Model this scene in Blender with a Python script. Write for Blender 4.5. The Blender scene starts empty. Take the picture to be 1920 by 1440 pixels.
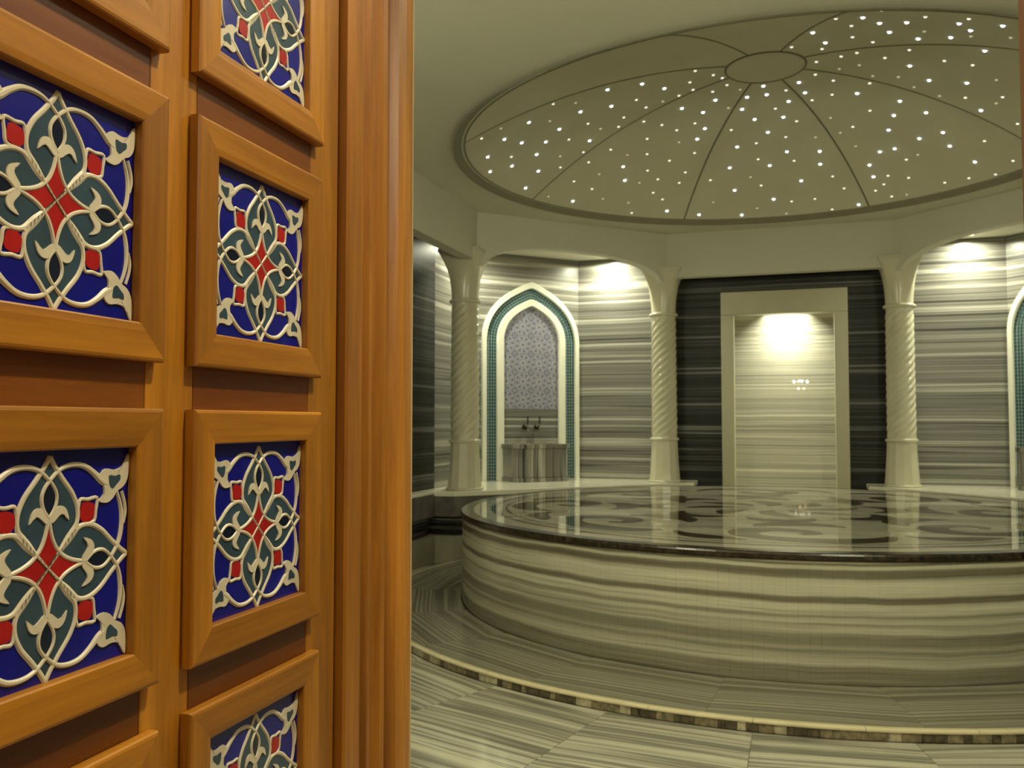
import bpy, math, random
from math import sin, cos, pi, radians, sqrt, atan2, hypot
from mathutils import Vector, Matrix

random.seed(7)
S = bpy.context.scene
COL = S.collection

# ------------------------------------------------------------------ camera
HEAD = radians(18.0)
PITCH = 0.0433
cam_d = bpy.data.cameras.new('camera')
cam_d.sensor_width = 36.0
cam_d.lens = 36.0 * 1651.6 / 1920.0
cam_d.clip_start = 0.02
cam_d.clip_end = 60
cam_d.dof.use_dof = True
cam_d.dof.focus_distance = 0.95
cam_d.dof.aperture_fstop = 18
cam = bpy.data.objects.new('camera', cam_d)
COL.objects.link(cam)
CAM = Vector((0.209, -7.018, 1.3))
cam.location = CAM
cam.rotation_euler = (pi / 2 + PITCH, 0, HEAD)
S.camera = cam

# ------------------------------------------------------------------ world, exposure
w = bpy.data.worlds.new('world')
S.world = w
w.use_nodes = True
w.node_tree.nodes['Background'].inputs[0].default_value = (0.5, 0.45, 0.32, 1)
w.node_tree.nodes['Background'].inputs[1].default_value = 0.02
S.view_settings.view_transform = 'Standard'
S.view_settings.look = 'None'
S.view_settings.gamma = 1
S.view_settings.use_curve_mapping = False
S.view_settings.exposure = 0.0

P_SPOT = 26.0       # spots of the two bays (W)
P_ALCOVE = 27.0
P_ADDED_HALL = 14.0  # each ceiling light added out of view in the hall
P_ADDED_WALL = 100.0       # each unseen wall lamp added to brighten the hall
P_LOBBY = 28.0
WARM = (0.98, 0.97, 0.72)
LOBBY = (1.0, 0.86, 0.62)


# ------------------------------------------------------------------ node helpers
def newmat(name):
    m = bpy.data.materials.new(name)
    m.use_nodes = True
    nt = m.node_tree
    return m, nt, nt.nodes['Principled BSDF']


def N(nt, kind, **kw):
    n = nt.nodes.new(kind)
    for k, v in kw.items():
        setattr(n, k, v)
    return n


def math_node(nt, op, a, b=None, c=None):
    n = N(nt, 'ShaderNodeMath', operation=op)
    for i, v in enumerate((a, b, c)):
        if v is None:
            continue
        if isinstance(v, (int, float)):
            n.inputs[i].default_value = v
        else:
            nt.links.new(v, n.inputs[i])
    return n.outputs[0]


def ramp(nt, fac, stops, interp='LINEAR'):
    n = N(nt, 'ShaderNodeValToRGB')
    n.color_ramp.interpolation = interp
    el = n.color_ramp.elements
    while len(el) > 1:
        el.remove(el[-1])
    el[0].position = stops[0][0]
    el[0].color = (*stops[0][1], 1)
    for p, c in stops[1:]:
        e = el.new(p)
        e.color = (*c, 1)
    nt.links.new(fac, n.inputs[0])
    return n.outputs[0]


def noise(nt, vec, scale, detail=3, rough=0.55, dist=0.0):
    n = N(nt, 'ShaderNodeTexNoise')
    n.inputs['Scale'].default_value = scale
    n.inputs['Detail'].default_value = detail
    n.inputs['Roughness'].default_value = rough
    n.inputs['Distortion'].default_value = dist
    nt.links.new(vec, n.inputs['Vector'])
    return n.outputs['Fac']


def mixc(nt, fac, a, b, mode='MIX'):
    n = N(nt, 'ShaderNodeMix', data_type='RGBA', blend_type=mode)
    for i, v in ((0, fac), (6, a), (7, b)):
        if isinstance(v, (int, float)):
            n.inputs[i].default_value = v
        elif isinstance(v, tuple):
            n.inputs[i].default_value = (*v, 1)
        else:
            nt.links.new(v, n.inputs[i])
    return n.outputs[2]


def plain(name, col, rough=0.5, metal=0.0, var=0.06, scale=8.0, bump=0.0, coat=0.0):
    m, nt, b = newmat(name)
    g = N(nt, 'ShaderNodeNewGeometry').outputs['Position']
    f = noise(nt, g, scale, 4)
    lo = tuple(c * (1 - var) for c in col)
    hi = tuple(min(1, c * (1 + var)) for c in col)
    nt.links.new(ramp(nt, f, [(0.3, lo), (0.7, hi)]), b.inputs['Base Color'])
    b.inputs['Roughness'].default_value = rough
    b.inputs['Metallic'].default_value = metal
    b.inputs['Coat Weight'].default_value = coat
    b.inputs['Coat Roughness'].default_value = 0.08
    if bump:
        bn = N(nt, 'ShaderNodeBump')
        bn.inputs['Strength'].default_value = bump
        bn.inputs['Distance'].default_value = 0.002
        nt.links.new(noise(nt, g, scale * 30, 3), bn.inputs['Height'])
        nt.links.new(bn.outputs[0], b.inputs['Normal'])
    return m


def emit(name, col, strength):
    m, nt, b = newmat(name)
    b.inputs['Base Color'].default_value = (*col, 1)
    b.inputs['Emission Color'].default_value = (*col, 1)
    b.inputs['Emission Strength'].default_value = strength
    return m


def marble(name, axis='z', local=False, stops=None, freq=8.0, rough=0.12, wob=0.03, shift=False,
           lateral=0.18, fine=2.7, spec=0.5, detail=1.5):
    """striped marble: bands stacked along one axis, with a slow waviness"""
    m, nt, b = newmat(name)
    if local:
        v = N(nt, 'ShaderNodeTexCoord').outputs['Object']
    else:
        v = N(nt, 'ShaderNodeNewGeometry').outputs['Position']
    sep = N(nt, 'ShaderNodeSeparateXYZ')
    nt.links.new(v, sep.inputs[0])
    ax = 'xyz'.index(axis)
    wv = sep.outputs[ax]
    o1, o2 = [sep.outputs[i] for i in range(3) if i != ax]
    wn = noise(nt, v, 1.1, 2)
    wv = math_node(nt, 'ADD', wv, math_node(nt, 'MULTIPLY', math_node(nt, 'SUBTRACT', wn, 0.5), wob * 2))
    if shift:
        rnd = N(nt, 'ShaderNodeObjectInfo').outputs['Random']
        wv = math_node(nt, 'ADD', wv, math_node(nt, 'MULTIPLY', rnd, 3.7))
    cmb = N(nt, 'ShaderNodeCombineXYZ')
    nt.links.new(math_node(nt, 'MULTIPLY', o1, lateral), cmb.inputs[0])
    nt.links.new(math_node(nt, 'MULTIPLY', o2, lateral), cmb.inputs[1])
    nt.links.new(math_node(nt, 'MULTIPLY', wv, freq), cmb.inputs[2])
    n1 = noise(nt, cmb.outputs[0], 1.0, detail, 0.5)
    n2 = noise(nt, cmb.outputs[0], fine, 2, 0.5)
    f = math_node(nt, 'ADD', math_node(nt, 'MULTIPLY', n1, 0.72), math_node(nt, 'MULTIPLY', n2, 0.28))
    nt.links.new(ramp(nt, f, stops), b.inputs['Base Color'])
    b.inputs['Roughness'].default_value = rough
    b.inputs['Specular IOR Level'].default_value = spec
    return m


GREY = [(0.30, (0.035, 0.034, 0.029)), (0.37, (0.06, 0.058, 0.05)), (0.40, (0.25, 0.243, 0.21)), (0.44, (0.13, 0.126, 0.108)),
       (0.475, (0.21, 0.203, 0.175)), (0.50, (0.06, 0.058, 0.05)), (0.525, (0.30, 0.29, 0.25)), (0.56, (0.16, 0.155, 0.133)),
       (0.59, (0.50, 0.485, 0.42)), (0.63, (0.24, 0.233, 0.20)), (0.70, (0.60, 0.58, 0.5))]  # stone colour bands of the grey striped marble
BLACK = [(0.30, (0.006, 0.006, 0.005)), (0.40, (0.05, 0.048, 0.042)), (0.43, (0.010, 0.010, 0.008)), (0.49, (0.014, 0.013, 0.011)), (0.51, (0.075, 0.072, 0.064)),
         (0.53, (0.012, 0.011, 0.009)), (0.58, (0.035, 0.033, 0.029)), (0.61, (0.19, 0.185, 0.165)), (0.64, (0.02, 0.019, 0.016)), (0.70, (0.24, 0.23, 0.2))]
PALE = [(0.32, (0.30, 0.29, 0.24)), (0.40, (0.52, 0.50, 0.41)), (0.44, (0.30, 0.29, 0.235)), (0.475, (0.60, 0.58, 0.48)), (0.51, (0.40, 0.385, 0.315)),
        (0.54, (0.66, 0.64, 0.53)), (0.575, (0.36, 0.345, 0.28)), (0.62, (0.74, 0.71, 0.59))]
FLOOR = [(0.34, (0.12, 0.112, 0.086)), (0.40, (0.22, 0.205, 0.16)), (0.43, (0.50, 0.47, 0.36)), (0.47, (0.30, 0.28, 0.215)), (0.49, (0.16, 0.148, 0.113)),
         (0.52, (0.42, 0.39, 0.30)), (0.56, (0.56, 0.53, 0.40)), (0.60, (0.25, 0.235, 0.18)), (0.64, (0.62, 0.58, 0.44))]
PLAT = [(0.34, (0.10, 0.093, 0.066)), (0.41, (0.17, 0.157, 0.113)), (0.44, (0.33, 0.305, 0.22)), (0.48, (0.22, 0.203, 0.147)), (0.505, (0.12, 0.11, 0.08)),
        (0.53, (0.31, 0.285, 0.205)), (0.58, (0.24, 0.222, 0.16)), (0.64, (0.40, 0.37, 0.265))]

M_WALL = marble('striped_grey_marble', stops=GREY, freq=12.5, rough=0.32, lateral=0.05, wob=0.012)
M_BLACK = marble('black_striped_marble', stops=BLACK, freq=11.0, rough=0.40, spec=0.2, lateral=0.06, wob=0.012)
M_PALE = marble('pale_striped_marble', stops=PALE, freq=12, rough=0.015, lateral=0.05, wob=0.012)
M_FLOOR = marble('floor_marble', axis='y', local=True, stops=FLOOR, freq=6, rough=0.10, shift=True, wob=0.015, lateral=0.12)
M_PLAT = marble('platform_floor_marble', axis='y', local=True, stops=PLAT, freq=8, rough=0.18, wob=0.015, lateral=0.06)
M_BASIN = marble('vertical_striped_marble', axis='x', local=True, stops=GREY, freq=9, rough=0.2, wob=0.01, lateral=0.1)
M_BENCHFRONT = marble('bench_front_marble', stops=BLACK, freq=6, rough=0.2)
M_TOP = marble('podium_top_marble', axis='y', stops=[(0.3, (0.34, 0.315, 0.235)), (0.5, (0.46, 0.43, 0.32)), (0.7, (0.56, 0.52, 0.39))],
               freq=5, rough=0.03, wob=0.1, lateral=0.8, spec=0.3)
M_TOPRING = marble('podium_ring_marble', axis='y', local=True, stops=[(0.3, (0.30, 0.27, 0.2)), (0.5, (0.44, 0.4, 0.3)), (0.7, (0.54, 0.5, 0.37))],
                   freq=9, rough=0.03, shift=True, spec=0.22)
M_INLAY = plain('dark_marble_inlay', (0.05, 0.04, 0.022), rough=0.04, var=0.4, scale=9)
M_INLAY.node_tree.nodes['Principled BSDF'].inputs['Specular IOR Level'].default_value = 0.22
M_RIM = plain('brown_rim_marble', (0.022, 0.014, 0.006), rough=0.25, var=0.95, scale=28)
M_SEAT = plain('cream_bench_marble', (0.80, 0.77, 0.61), rough=0.10, var=0.05, scale=4)
M_COLUMN = plain('cream_column_stone', (0.62, 0.585, 0.43), rough=0.22, var=0.04, scale=5)
M_PLASTER = plain('plaster', (0.62, 0.605, 0.49), rough=0.9, var=0.03, scale=1.2, bump=0.05)
M_DOME = plain('dome_plaster', (0.60, 0.575, 0.43), rough=0.85, var=0.04, scale=2, bump=0.05)
M_SEAM = plain('dome_seam', (0.24, 0.22, 0.15), rough=0.8)
M_FRAMEST = plain('stone_door_frame', (0.50, 0.47, 0.31), rough=0.35, var=0.04, scale=5)
M_WHITE = plain('white_stone_frame', (0.88, 0.87, 0.74), rough=0.3, var=0.03, scale=6)
M_GROUT = plain('pale_grout', (0.33, 0.40, 0.37), rough=0.8)
M_JOINT = plain('stone_joint', (0.10, 0.09, 0.07), rough=0.9)
M_BRASS = plain('dark_brass', (0.045, 0.035, 0.015), rough=0.3, metal=0.7)
M_LOBBYW = plain('lobby_wall', (0.42, 0.30, 0.19), rough=0.9)
M_LOBBYF = plain('lobby_floor', (0.30, 0.20, 0.12), rough=0.4)
M_STEEL = plain('lamp_metal', (0.5, 0.5, 0.45), rough=0.3, metal=0.9)
M_CREAM_EDGE = plain('cream_nosing', (0.62, 0.54, 0.34), rough=0.2, var=0.08)
M_RISER = [plain('riser_dark_marble', (0.075, 0.058, 0.032), rough=0.3, var=0.7, scale=40),
           plain('riser_brown_marble', (0.19, 0.15, 0.085), rough=0.3, var=0.5, scale=40),
           plain('riser_light_marble', (0.36, 0.31, 0.20), rough=0.3, var=0.4, scale=40)]


def side_marble():
    """podium side: dark bands at the heights where the stone of the photo has them"""
    m, nt, b = newmat('podium_side_marble')
    v = N(nt, 'ShaderNodeNewGeometry').outputs['Position']
    sep = N(nt, 'ShaderNodeSeparateXYZ')
    nt.links.new(v, sep.inputs[0])
    wn = noise(nt, v, 1.3, 3)
    z = math_node(nt, 'ADD', sep.outputs[2], math_node(nt, 'MULTIPLY', math_node(nt, 'SUBTRACT', wn, 0.5), 0.05))
    f = math_node(nt, 'DIVIDE', z, 0.66)
    L = (0.44, 0.41, 0.30)
    L2 = (0.50, 0.465, 0.345)
    M_ = (0.33, 0.305, 0.22)
    D = (0.15, 0.13, 0.085)
    D2 = (0.20, 0.18, 0.125)
    st = [(0.0, D), (0.02, D2), (0.12, D2), (0.15, L), (0.215, M_), (0.245, D2), (0.27, M_), (0.30, D2), (0.36, D2), (0.39, L), (0.44, M_),
          (0.475, L), (0.50, M_), (0.515, D2), (0.535, L), (0.60, L2), (0.618, D), (0.65, D), (0.67, L), (0.76, L2), (0.80, M_),
          (0.815, D), (0.86, D), (0.875, L), (0.893, L), (0.90, D), (0.912, D), (0.922, L), (0.96, L2)]
    c1 = ramp(nt, f, st)
    cmb = N(nt, 'ShaderNodeCombineXYZ')
    nt.links.new(math_node(nt, 'MULTIPLY', sep.outputs[0], 0.5), cmb.inputs[0])
    nt.links.new(math_node(nt, 'MULTIPLY', sep.outputs[1], 0.5), cmb.inputs[1])
    nt.links.new(math_node(nt, 'MULTIPLY', z, 45), cmb.inputs[2])
    fn = noise(nt, cmb.outputs[0], 1.0, 3, 0.6)
    c2 = ramp(nt, fn, [(0.36, (0.5, 0.5, 0.5)), (0.5, (1.0, 1.0, 1.0)), (0.56, (0.72, 0.72, 0.72)), (0.65, (1.15, 1.15, 1.15))])
    nt.links.new(mixc(nt, 0.75, c1, c2, 'MULTIPLY'), b.inputs['Base Color'])
    b.inputs['Roughness'].default_value = 0.22
    return m


M_SIDE = side_marble()


def wood(name, axis, light=(0.54, 0.238, 0.014), dark=(0.20, 0.070, 0.004)):
    m, nt, b = newmat(name)
    v = N(nt, 'ShaderNodeTexCoord').outputs['Object']
    mp = N(nt, 'ShaderNodeMapping')
    sc = [22.0, 22.0, 22.0]
    sc['xyz'.index(axis)] = 1.4
    mp.inputs['Scale'].default_value = sc
    nt.links.new(v, mp.inputs['Vector'])
    rnd = N(nt, 'ShaderNodeObjectInfo').outputs['Random']
    cmb = N(nt, 'ShaderNodeCombineXYZ')
    for i in range(3):
        nt.links.new(math_node(nt, 'MULTIPLY', rnd, 31.0 + 7 * i), cmb.inputs[i])
    nt.links.new(cmb.outputs[0], mp.inputs['Location'])
    n1 = noise(nt, mp.outputs[0], 1.0, 5, 0.6, 0.4)
    n2 = noise(nt, mp.outputs[0], 6.0, 3, 0.6)
    f = math_node(nt, 'ADD', math_node(nt, 'MULTIPLY', n1, 0.75), math_node(nt, 'MULTIPLY', n2, 0.25))
    mid = tuple((a + c) / 2 for a, c in zip(light, dark))
    c = ramp(nt, f, [(0.28, dark), (0.48, mid), (0.66, light)])
    tone = ramp(nt, rnd, [(0.0, (0.78, 0.74, 0.7)), (1.0, (1.12, 1.1, 1.05))])
    nt.links.new(mixc(nt, 1.0, c, tone, 'MULTIPLY'), b.inputs['Base Color'])
    b.inputs['Roughness'].default_value = 0.42
    bn = N(nt, 'ShaderNodeBump')
    bn.inputs['Strength'].default_value = 0.15
    bn.inputs['Distance'].default_value = 0.001
    nt.links.new(n2, bn.inputs['Height'])
    nt.links.new(bn.outputs[0], b.inputs['Normal'])
    return m


W_X = wood('cherry_wood_along', 'x')
W_Z = wood('cherry_wood_upright', 'z')
W_CASE = wood('fluted_cherry_wood', 'z', (0.42, 0.175, 0.016), (0.17, 0.058, 0.006))
W_ZD = wood('dark_cherry_wood', 'z', (0.20, 0.062, 0.008), (0.10, 0.026, 0.003))
W_XD = wood('dark_cherry_rail', 'x', (0.26, 0.085, 0.006), (0.12, 0.032, 0.002))
G_BLUE = plain('cobalt_glaze', (0.0012, 0.003, 0.24), rough=0.3, var=0.15, scale=20, coat=0.1)
G_TEAL = plain('teal_glaze', (0.036, 0.075, 0.105), rough=0.3, var=0.2, scale=25, coat=0.1)
G_RED = plain('red_glaze', (0.42, 0.010, 0.010), rough=0.3, var=0.12, scale=25, coat=0.1)
G_WHITE = plain('ivory_glaze', (0.68, 0.64, 0.47), rough=0.4, var=0.05, scale=25, coat=0.0)
G_NAVY = plain('navy_glaze', (0.006, 0.012, 0.03), rough=0.2, var=0.1, coat=0.4)


# ------------------------------------------------------------------ mesh helpers
class MB:
    def __init__(self):
        self.v = []
        self.f = []
        self.uv = None

    def add(self, vs, fs):
        o = len(self.v)
        self.v += [tuple(p) for p in vs]
        self.f += [tuple(i + o for i in f) for f in fs]

    def box(self, x0, x1, y0, y1, z0, z1):
        self.add([(x0, y0, z0), (x1, y0, z0), (x1, y1, z0), (x0, y1, z0), (x0, y0, z1), (x1, y0, z1), (x1, y1, z1), (x0, y1, z1)],
                 [(0, 3, 2, 1), (4, 5, 6, 7), (0, 1, 5, 4), (1, 2, 6, 5), (2, 3, 7, 6), (3, 0, 4, 7)])

    def prism(self, poly, z0, z1):
        """poly: ccw (x, y) outline, extruded in z"""
        n = len(poly)
        a = sum(poly[i][0] * poly[(i + 1) % n][1] - poly[(i + 1) % n][0] * poly[i][1] for i in range(n))
        if a < 0:
            poly = poly[::-1]
        vs = [(x, y, z0) for x, y in poly] + [(x, y, z1) for x, y in poly]
        self.add(vs, [tuple(range(n - 1, -1, -1)), tuple(range(n, 2 * n))] + [(i, (i + 1) % n, n + (i + 1) % n, n + i) for i in range(n)])

    def lathe(self, prof, seg=48, cx=0, cy=0, close=True):
        """prof: list of (r, z) from bottom to top"""
        vs = []
        for r, z in prof:
            for i in range(seg):
                a = 2 * pi * i / seg
                vs.append((cx + r * cos(a), cy + r * sin(a), z))
        fs = []
        for k in range(len(prof) - 1):
            for i in range(seg):
                j = (i + 1) % seg
                fs.append((k * seg + i, k * seg + j, (k + 1) * seg + j, (k + 1) * seg + i))
        if close:
            fs.append(tuple(range(seg - 1, -1, -1)))
            fs.append(tuple(range((len(prof) - 1) * seg, len(prof) * seg)))
        self.add(vs, fs)

    def mesh(self, name, mat, smooth=False):
        me = bpy.data.meshes.new(name)
        me.from_pydata(self.v, [], self.f)
        me.materials.append(mat)
        if smooth:
            me.polygons.foreach_set('use_smooth', [True] * len(me.polygons))
        me.update()
        return me


def put(name, me, parent=None, loc=(0, 0, 0), rot=(0, 0, 0)):
    o = bpy.data.objects.new(name, me)
    COL.objects.link(o)
    if parent:
        o.parent = parent
    o.location = loc
    o.rotation_euler = rot
    return o


def mk(name, mb, mat, parent=None, loc=(0, 0, 0), rot=(0, 0, 0), smooth=False, bevel=0.0):
    o = put(name, mb.mesh(name, mat, smooth), parent, loc, rot)
    if bevel:
        b = o.modifiers.new('bevel', 'BEVEL')
        b.width = bevel
        b.segments = 2
        b.limit_method = 'ANGLE'
    return o


def boxo(name, mat, x0, x1, y0, y1, z0, z1, parent=None, bevel=0.0):
    m = MB()
    m.box(x0, x1, y0, y1, z0, z1)
    return mk(name, m, mat, parent, bevel=bevel)


def empty(name, loc=(0, 0, 0), rz=0.0):
    o = bpy.data.objects.new(name, None)
    COL.objects.link(o)
    o.location = loc
    o.rotation_euler = (0, 0, rz)
    o.empty_display_size = 0.1
    return o


def tag(o, label=None, cat=None, group=None, kind=None):
    if label:
        o['label'] = label
    if cat:
        o['category'] = cat
    if group:
        o['group'] = group
    if kind:
        o['kind'] = kind
    return o


def structure(o, label=None):
    o['kind'] = 'structure'
    if label:
        o['label'] = label
    return o


def copy_tree(o, parent=None):
    c = o.copy()
    COL.objects.link(c)
    c.parent = parent
    for ch in o.children:
        copy_tree(ch, c)
    return c


def clip(poly, a, b, c):
    """keep the part of a polygon where a*x + b*y <= c"""
    out = []
    n = len(poly)
    for i in range(n):
        p, q = poly[i], poly[(i + 1) % n]
        dp, dq = a * p[0] + b * p[1] - c, a * q[0] + b * q[1] - c
        if dp <= 0:
            out.append(p)
        if dp * dq < 0:
            t = dp / (dp - dq)
            out.append((p[0] + t * (q[0] - p[0]), p[1] + t * (q[1] - p[1])))
    return out


def catmull(pts, n=8, closed=False):
    out = []
    m = len(pts)
    rng = range(m) if closed else range(m - 1)
    for i in rng:
        if closed:
            p0, p1, p2, p3 = pts[(i - 1) % m], pts[i], pts[(i + 1) % m], pts[(i + 2) % m]
        else:
            p1, p2 = pts[i], pts[i + 1]
            p0 = pts[i - 1] if i > 0 else p1
            p3 = pts[i + 2] if i + 2 < m else p2
        for k in range(n):
            t = k / n
            out.append(tuple(0.5 * (2 * b + (c - a) * t + (2 * a - 5 * b + 4 * c - d) * t * t + (3 * b - a - 3 * c + d) * t ** 3)
                             for a, b, c, d in zip(p0, p1, p2, p3)))
    if not closed:
        out.append(tuple(pts[-1]))
    return out


# ================================================================== ROOM
AP = 2.966           # apothem of the octagon of columns
HS = 1.229           # half the side of the octagon
CEIL = 3.40
BAYC = 3.25
FL = -0.055          # level of the outer floor
YN = -5.71           # hall face of the entry wall
YO = -5.96           # lobby face of the entry wall
WX = 3.42

# --- floor: base slab, then the stone pieces laid on it
floor = boxo('floor', M_JOINT, -3.7, 3.7, YO, 4.6, FL - 0.2, FL - 0.004)
structure(floor, 'floor of large striped marble slabs laid in rings around the podium')
rows = [(2.972, 3.62), (3.625, 4.30), (4.305, 4.98), (4.985, 5.7), (5.705, 6.6)]
NSEG = 28
for ri, (r0, r1) in enumerate(rows):
    for k in range(NSEG):
        am = radians(-90 + (k + 0.5) * 360 / NSEG)
        if ri > 0 and sin(am) > -0.1:
            continue
        ha = radians(180 / NSEG)
        g0, g1 = 0.0012 / r0, 0.0012 / r1
        # local frame: y radial, x tangential, origin at the centre of the hall
        poly = [(r0 * sin(-ha + g0 + t * (2 * ha - 2 * g0) / 4), r0 * cos(-ha + g0 + t * (2 * ha - 2 * g0) / 4)) for t in range(5)]
        poly += [(r1 * sin(ha - g1 - t * (2 * ha - 2 * g1) / 4), r1 * cos(ha - g1 - t * (2 * ha - 2 * g1) / 4)) for t in range(5)]
        rz = am - pi / 2
        # clip to the room (in world), back in local
        wp = [(x * cos(rz) - y * sin(rz), x * sin(rz) + y * cos(rz)) for x, y in poly]
        for a, b, c in ((1, 0, WX - .005), (-1, 0, WX - .005), (0, 1, 3.29), (0, -1, -YN)):
            if wp:
                wp = clip(wp, a, b, c)
        if len(wp) < 3:
            continue
        area = abs(sum(wp[i][0] * wp[(i + 1) % len(wp)][1] - wp[(i + 1) % len(wp)][0] * wp[i][1] for i in range(len(wp)))) / 2
        if area < 0.004:
            continue
        lp = [(x * cos(-rz) - y * sin(-rz), x * sin(-rz) + y * cos(-rz)) for x, y in wp]
        mb = MB()
        mb.prism(lp, FL - 0.01, FL)
        mk('floor_slab', mb, M_FLOOR, floor, rot=(0, 0, rz))

# --- hall ceiling with the round opening of the dome
mb = MB()
RD = 2.34
X0, X1, Y0, Y1 = -3.7, 3.7, YO, 3.7
angs = sorted([2 * pi * i / 96 - pi for i in range(96)] + [atan2(y, x) for x in (X0, X1) for y in (Y0, Y1)])
vs = []
for z in (CEIL, CEIL + 0.05):
    for a in angs:
        vs.append((RD * cos(a), RD * sin(a), z))
        s = min((X1 / cos(a)) if cos(a) > 1e-6 else ((X0 / cos(a)) if cos(a) < -1e-6 else 99),
                (Y1 / sin(a)) if sin(a) > 1e-6 else ((Y0 / sin(a)) if sin(a) < -1e-6 else 99))
        vs.append((s * cos(a), s * sin(a), z))
n = len(angs)
fs = []
for i in range(n):
    j = (i + 1) % n
    fs.append((2 * i, 2 * j, 2 * j + 1, 2 * i + 1))
    fs.append((2 * n + 2 * i + 1, 2 * n + 2 * j + 1, 2 * n + 2 * j, 2 * n + 2 * i))
    fs.append((2 * i, 2 * n + 2 * i, 2 * n + 2 * j, 2 * j))
mb.add(vs, fs)
ceiling = structure(mk('ceiling', mb, M_PLASTER), 'flat dim plaster ceiling around the round dome')

# --- the dome: eight gores, seams, hub, star lights
HD = 0.665
RS = (RD * RD + HD * HD) / (2 * HD)
CZ = CEIL + HD - RS
HUB = 0.30


def dz(r):
    return CZ + sqrt(RS * RS - r * r)


dome = empty('ceiling_dome', (0, 0, CEIL))
structure(dome, 'shallow round dome of eight plaster segments dotted with tiny white star lights')
mb = MB()
rr = [2.42 * i / 24 for i in range(25)]
vs = [(0, 0, dz(0) + 0.03 - CEIL)]
for r in rr[1:]:
    for k in range(96):
        a = 2 * pi * k / 96
        vs.append((r * cos(a), r * sin(a), dz(min(r, 2.42)) + 0.012 - CEIL))
fs = [(0, 1 + (k + 1) % 96, 1 + k) for k in range(96)]
for i in range(23):
    for k in range(96):
        j = (k + 1) % 96
        fs.append((1 + i * 96 + k, 1 + i * 96 + j, 1 + (i + 1) * 96 + j, 1 + (i + 1) * 96 + k))
mb.add(vs, fs)
mk('dome_shell', mb, M_SEAM, dome, smooth=True)
gore = MB()
nr, na = 18, 14
vs = []
for i in range(nr + 1):
    r = HUB + 0.010 + (RD - 0.006 - HUB - 0.010) * i / nr
    g = 0.008 / r
    for k in range(na + 1):
        a = g + (pi / 4 - 2 * g) * k / na
        vs.append((r * cos(a), r * sin(a), dz(r) - CEIL))
fs = [(i * (na + 1) + k, (i + 1) * (na + 1) + k, (i + 1) * (na + 1) + k + 1, i * (na + 1) + k + 1) for i in range(nr) for k in range(na)]
gore.add(vs, fs)
gore_me = gore.mesh('dome_segment', M_DOME, True)
for k in range(8):
    put('dome_segment', gore_me, dome, rot=(0, 0, pi / 8 + k * pi / 4))
# seam beads between the segments
mb = MB()
vs = []
for i in range(25):
    r = HUB + (RD - HUB) * i / 24
    for dx, dd in ((-0.007, 0.006), (0, -0.006), (0.007, 0.006)):
        vs.append((r, dx, dz(r) - CEIL + dd))
fs = [(i * 3 + k, i * 3 + k + 1, (i + 1) * 3 + k + 1, (i + 1) * 3 + k) for i in range(24) for k in range(2)]
mb.add(vs, fs)
seam = mb.mesh('seam_bead', M_SEAM, True)
for k in range(8):
    put('seam_bead', seam, dome, rot=(0, 0, pi / 8 + k * pi / 4))
mb = MB()
mb.lathe([(0.001, dz(0) - CEIL - 0.004), (HUB * 0.5, dz(HUB * 0.5) - CEIL - 0.004), (HUB - 0.008, dz(HUB) - CEIL - 0.002)], 64, close=False)
mk('hub_disc', mb, M_DOME, dome, smooth=True)


def torus(name, R_, r_, z, mat, parent, seg=96):
    m = MB()
    vs, fs = [], []
    for i in range(seg):
        a = 2 * pi * i / seg
        for k in range(6):
            b = 2 * pi * k / 6
            vs.append(((R_ + r_ * cos(b)) * cos(a), (R_ + r_ * cos(b)) * sin(a), z + r_ * sin(b)))
    for i in range(seg):
        for k in range(6):
            fs.append((i * 6 + k, ((i + 1) % seg) * 6 + k, ((i + 1) % seg) * 6 + (k + 1) % 6, i * 6 + (k + 1) % 6))
    m.add(vs, fs)
    return mk(name, m, mat, parent, smooth=True)


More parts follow.
